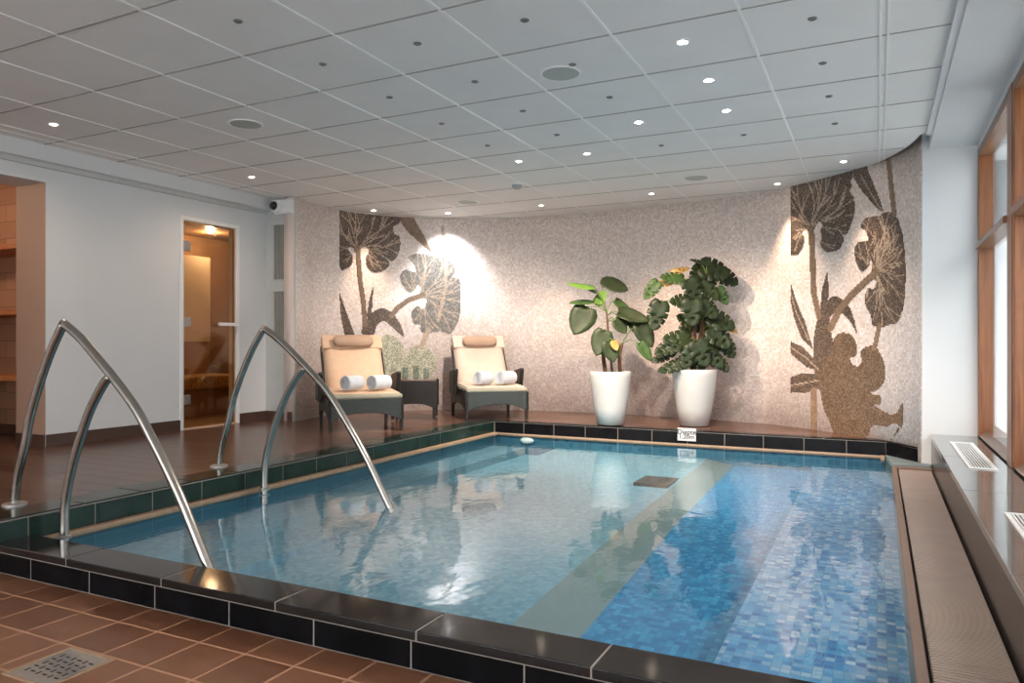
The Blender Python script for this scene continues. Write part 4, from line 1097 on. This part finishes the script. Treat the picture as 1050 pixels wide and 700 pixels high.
layersR = [
    ly('stem', 'stem', line(stemA, 5.5)), ly('stem', 'stem', line(stemE, 6.5)), ly('stem', 'stem', line(c6([(606, 300), (590, 375)]), 4.5)),
    ly('stem', 'stem', line(q([(567, 70), (580, 200), (594, 325)]), 4.5)), ly('stem', 'stem', line(c6([(403, 500), (403, 640)]), 6)),
    ly('veins', 'vein', fan(cA, fanA, 1.0, A), 'vA', 'A'), ly('veins', 'vein', both(fan(cD, fanD, 1.0, D1), fan(cD, fanD, 1.0, D2)), 'vD', 'D'),
    ly('veins', 'vein', line(c6([(333, 200), (352, 265), (390, 350)]), 1.1), 'vG', 'G'), ly('veins', 'vein', line(c6([(333, 368), (380, 400), (418, 436)]), 1.1), 'vI', 'I'),
    ly('veins', 'vein', line(c6([(333, 486), (380, 478), (425, 470)]), 1.1), 'vJ', 'J'), ly('veins', 'vein', line(q([(430, 130), (480, 220), (535, 310)]), 1.1), 'vB', 'B'),
    ly('figure', 'figure', poly(N_)),
    ly('leaf', 'leafA', poly(A), 'A'), ly('leaf', 'leafA', DD, 'D'), ly('leaf', 'leafA', poly(B), 'B'),
    ly('leaf', 'leafA', poly(G_), 'G'), ly('leaf', 'leafA', poly(H_)), ly('leaf', 'leafA', poly(I_), 'I'), ly('leaf', 'leafA', poly(J_), 'J'), ly('leaf', 'leafA', poly(L_)), ly('leaf', 'leafA', poly(M_)),
    ly('leaf', 'figure', poly(T([(340, 246), (345, 240), (408, 130), (402, 170), (365, 215), (340, 238)], 7.78, 870, 420)))]
mural('brown mosaic plant mural on the curved wall right of the potted plants', 811, 936, 140, 470, layersR)

# left mural
p_ = lambda P: T(P, 4.667, 340, 200)
c5 = lambda P: T(P, 3, 350, 233)
A = p_([(37, 60), (37, 335), (65, 353), (95, 330), (99, 290), (78, 262), (92, 248), (106, 256), (112, 275), (132, 275), (140, 254), (165, 246), (179, 270), (165, 300), (165, 332), (190, 366), (235, 366), (270, 345), (276, 320), (238, 283), (285, 316), (310, 300), (328, 250), (325, 200), (300, 185), (294, 150), (322, 135), (322, 80)])
B = p_([(325, 90), (327, 118), (360, 170), (420, 225), (481, 276), (440, 190), (398, 118), (392, 90)])
D = p_([(368, 300), (376, 288), (410, 280), (470, 285), (540, 300), (580, 330), (592, 370), (575, 390), (612, 402), (619, 480), (611, 590), (570, 662), (520, 652), (440, 662), (424, 640), (430, 622), (390, 612), (384, 560), (410, 528), (440, 546), (456, 500), (424, 482), (428, 440), (410, 430), (395, 456), (370, 463), (335, 420), (329, 380), (355, 357), (402, 370), (396, 330)])
cA = p_([(124, 255)])[0]; cD = p_([(435, 478)])[0]
fanA = [(348, 224), (348, 236), (348, 252), (352, 268), (356, 216), (364, 218), (374, 220), (384, 222), (394, 222), (404, 226), (404, 236), (410, 246), (408, 260), (398, 266), (392, 278), (384, 276)]
fanD = p_([(375, 290), (410, 282), (450, 284), (500, 292), (545, 302), (585, 340), (600, 400), (618, 450), (616, 510), (608, 590), (570, 655), (520, 650), (460, 655), (395, 600), (345, 440), (340, 380)])
Lf = p_([(145, 665), (150, 620), (170, 590), (200, 558), (240, 540), (290, 563), (330, 620), (346, 678), (300, 640), (252, 602), (216, 622), (200, 668)])
Mf = c5([(118, 350), (150, 330), (188, 358), (198, 400), (212, 372), (242, 364), (284, 388), (291, 440), (240, 462), (130, 462)])
A, D, Lf, Mf, B = map(smooth, (A, D, Lf, Mf, B))
layersL = [
    ly('stem', 'stem', line(p_([(124, 250), (135, 400), (150, 500), (160, 620)]), 5)), ly('stem', 'stem', line(p_([(440, 478), (370, 500), (315, 540), (285, 580)]), 5)),
    ly('stem', 'vein', line(p_([(530, 155), (548, 290), (546, 440), (510, 600)]), 3.4)), ly('stem', 'vein', line(c5([(268, 315), (245, 370)]), 5)),
    ly('veins', 'vein', fan(cA, fanA, 1.0, A), 'vA', 'A'), ly('veins', 'vein', fan(cD, fanD, 1.1, D), 'vD', 'D'),
    ly('leaf', 'leafA', poly(A), 'A'), ly('leaf', 'leafC', poly(D), 'D'), ly('leaf', 'stem', poly(B)),
    ly('leaf', 'leafA', poly(p_([(37, 465), (70, 560), (112, 672), (118, 720), (70, 720), (62, 670), (44, 580)]))),
    ly('leaf', 'leafA', poly(p_([(199, 433), (195, 520), (186, 582), (168, 582), (180, 500)]))),
    ly('leaf', 'leafA', poly(Lf)), ly('leaf', 'leafB', poly(Mf))]
mural('grey brown mosaic plant mural on the curved wall behind the loungers', 348, 474, 205, 400, layersL, ztop=2.527)

# ------------------------------------------------------------------ light and world
w = bpy.data.worlds.new('World'); SC.world = w; w.use_nodes = True
nt = w.node_tree; bgn = nt.nodes['Background']
bgn.inputs[0].default_value = (.95, .975, 1, 1); bgn.inputs[1].default_value = 3.0
light('steam_lamp', 'POINT', (0, 0, -.06), 11, (1, .88, .74), STEAM, .03)
light('steam_lamp', 'POINT', (-6.6, 6.7, 2.25), 6, (1, .88, .72), size=.03)  # unseen fill without a fixture, added to light the steam room's back wall
light('alcove_lamp', 'POINT', (-7.0, 2.7, 2.3), 13, (1, .72, .5), size=.1)

# ------------------------------------------------------------------ camera and view
cd = bpy.data.cameras.new('camera'); co = bpy.data.objects.new('camera', cd); COL.objects.link(co)
co.location = (0, 0, EYE); co.rotation_euler = (math.pi / 2, 0, YAW)
cd.sensor_width = 36; cd.lens = F / 1050 * 36; cd.shift_y = (CY - 350) / 1050; cd.clip_start = .01
SC.camera = co
SC.view_settings.view_transform = 'Standard'; SC.view_settings.look = 'None'
SC.view_settings.exposure = 0.9; SC.view_settings.gamma = 1; SC.view_settings.use_curve_mapping = False
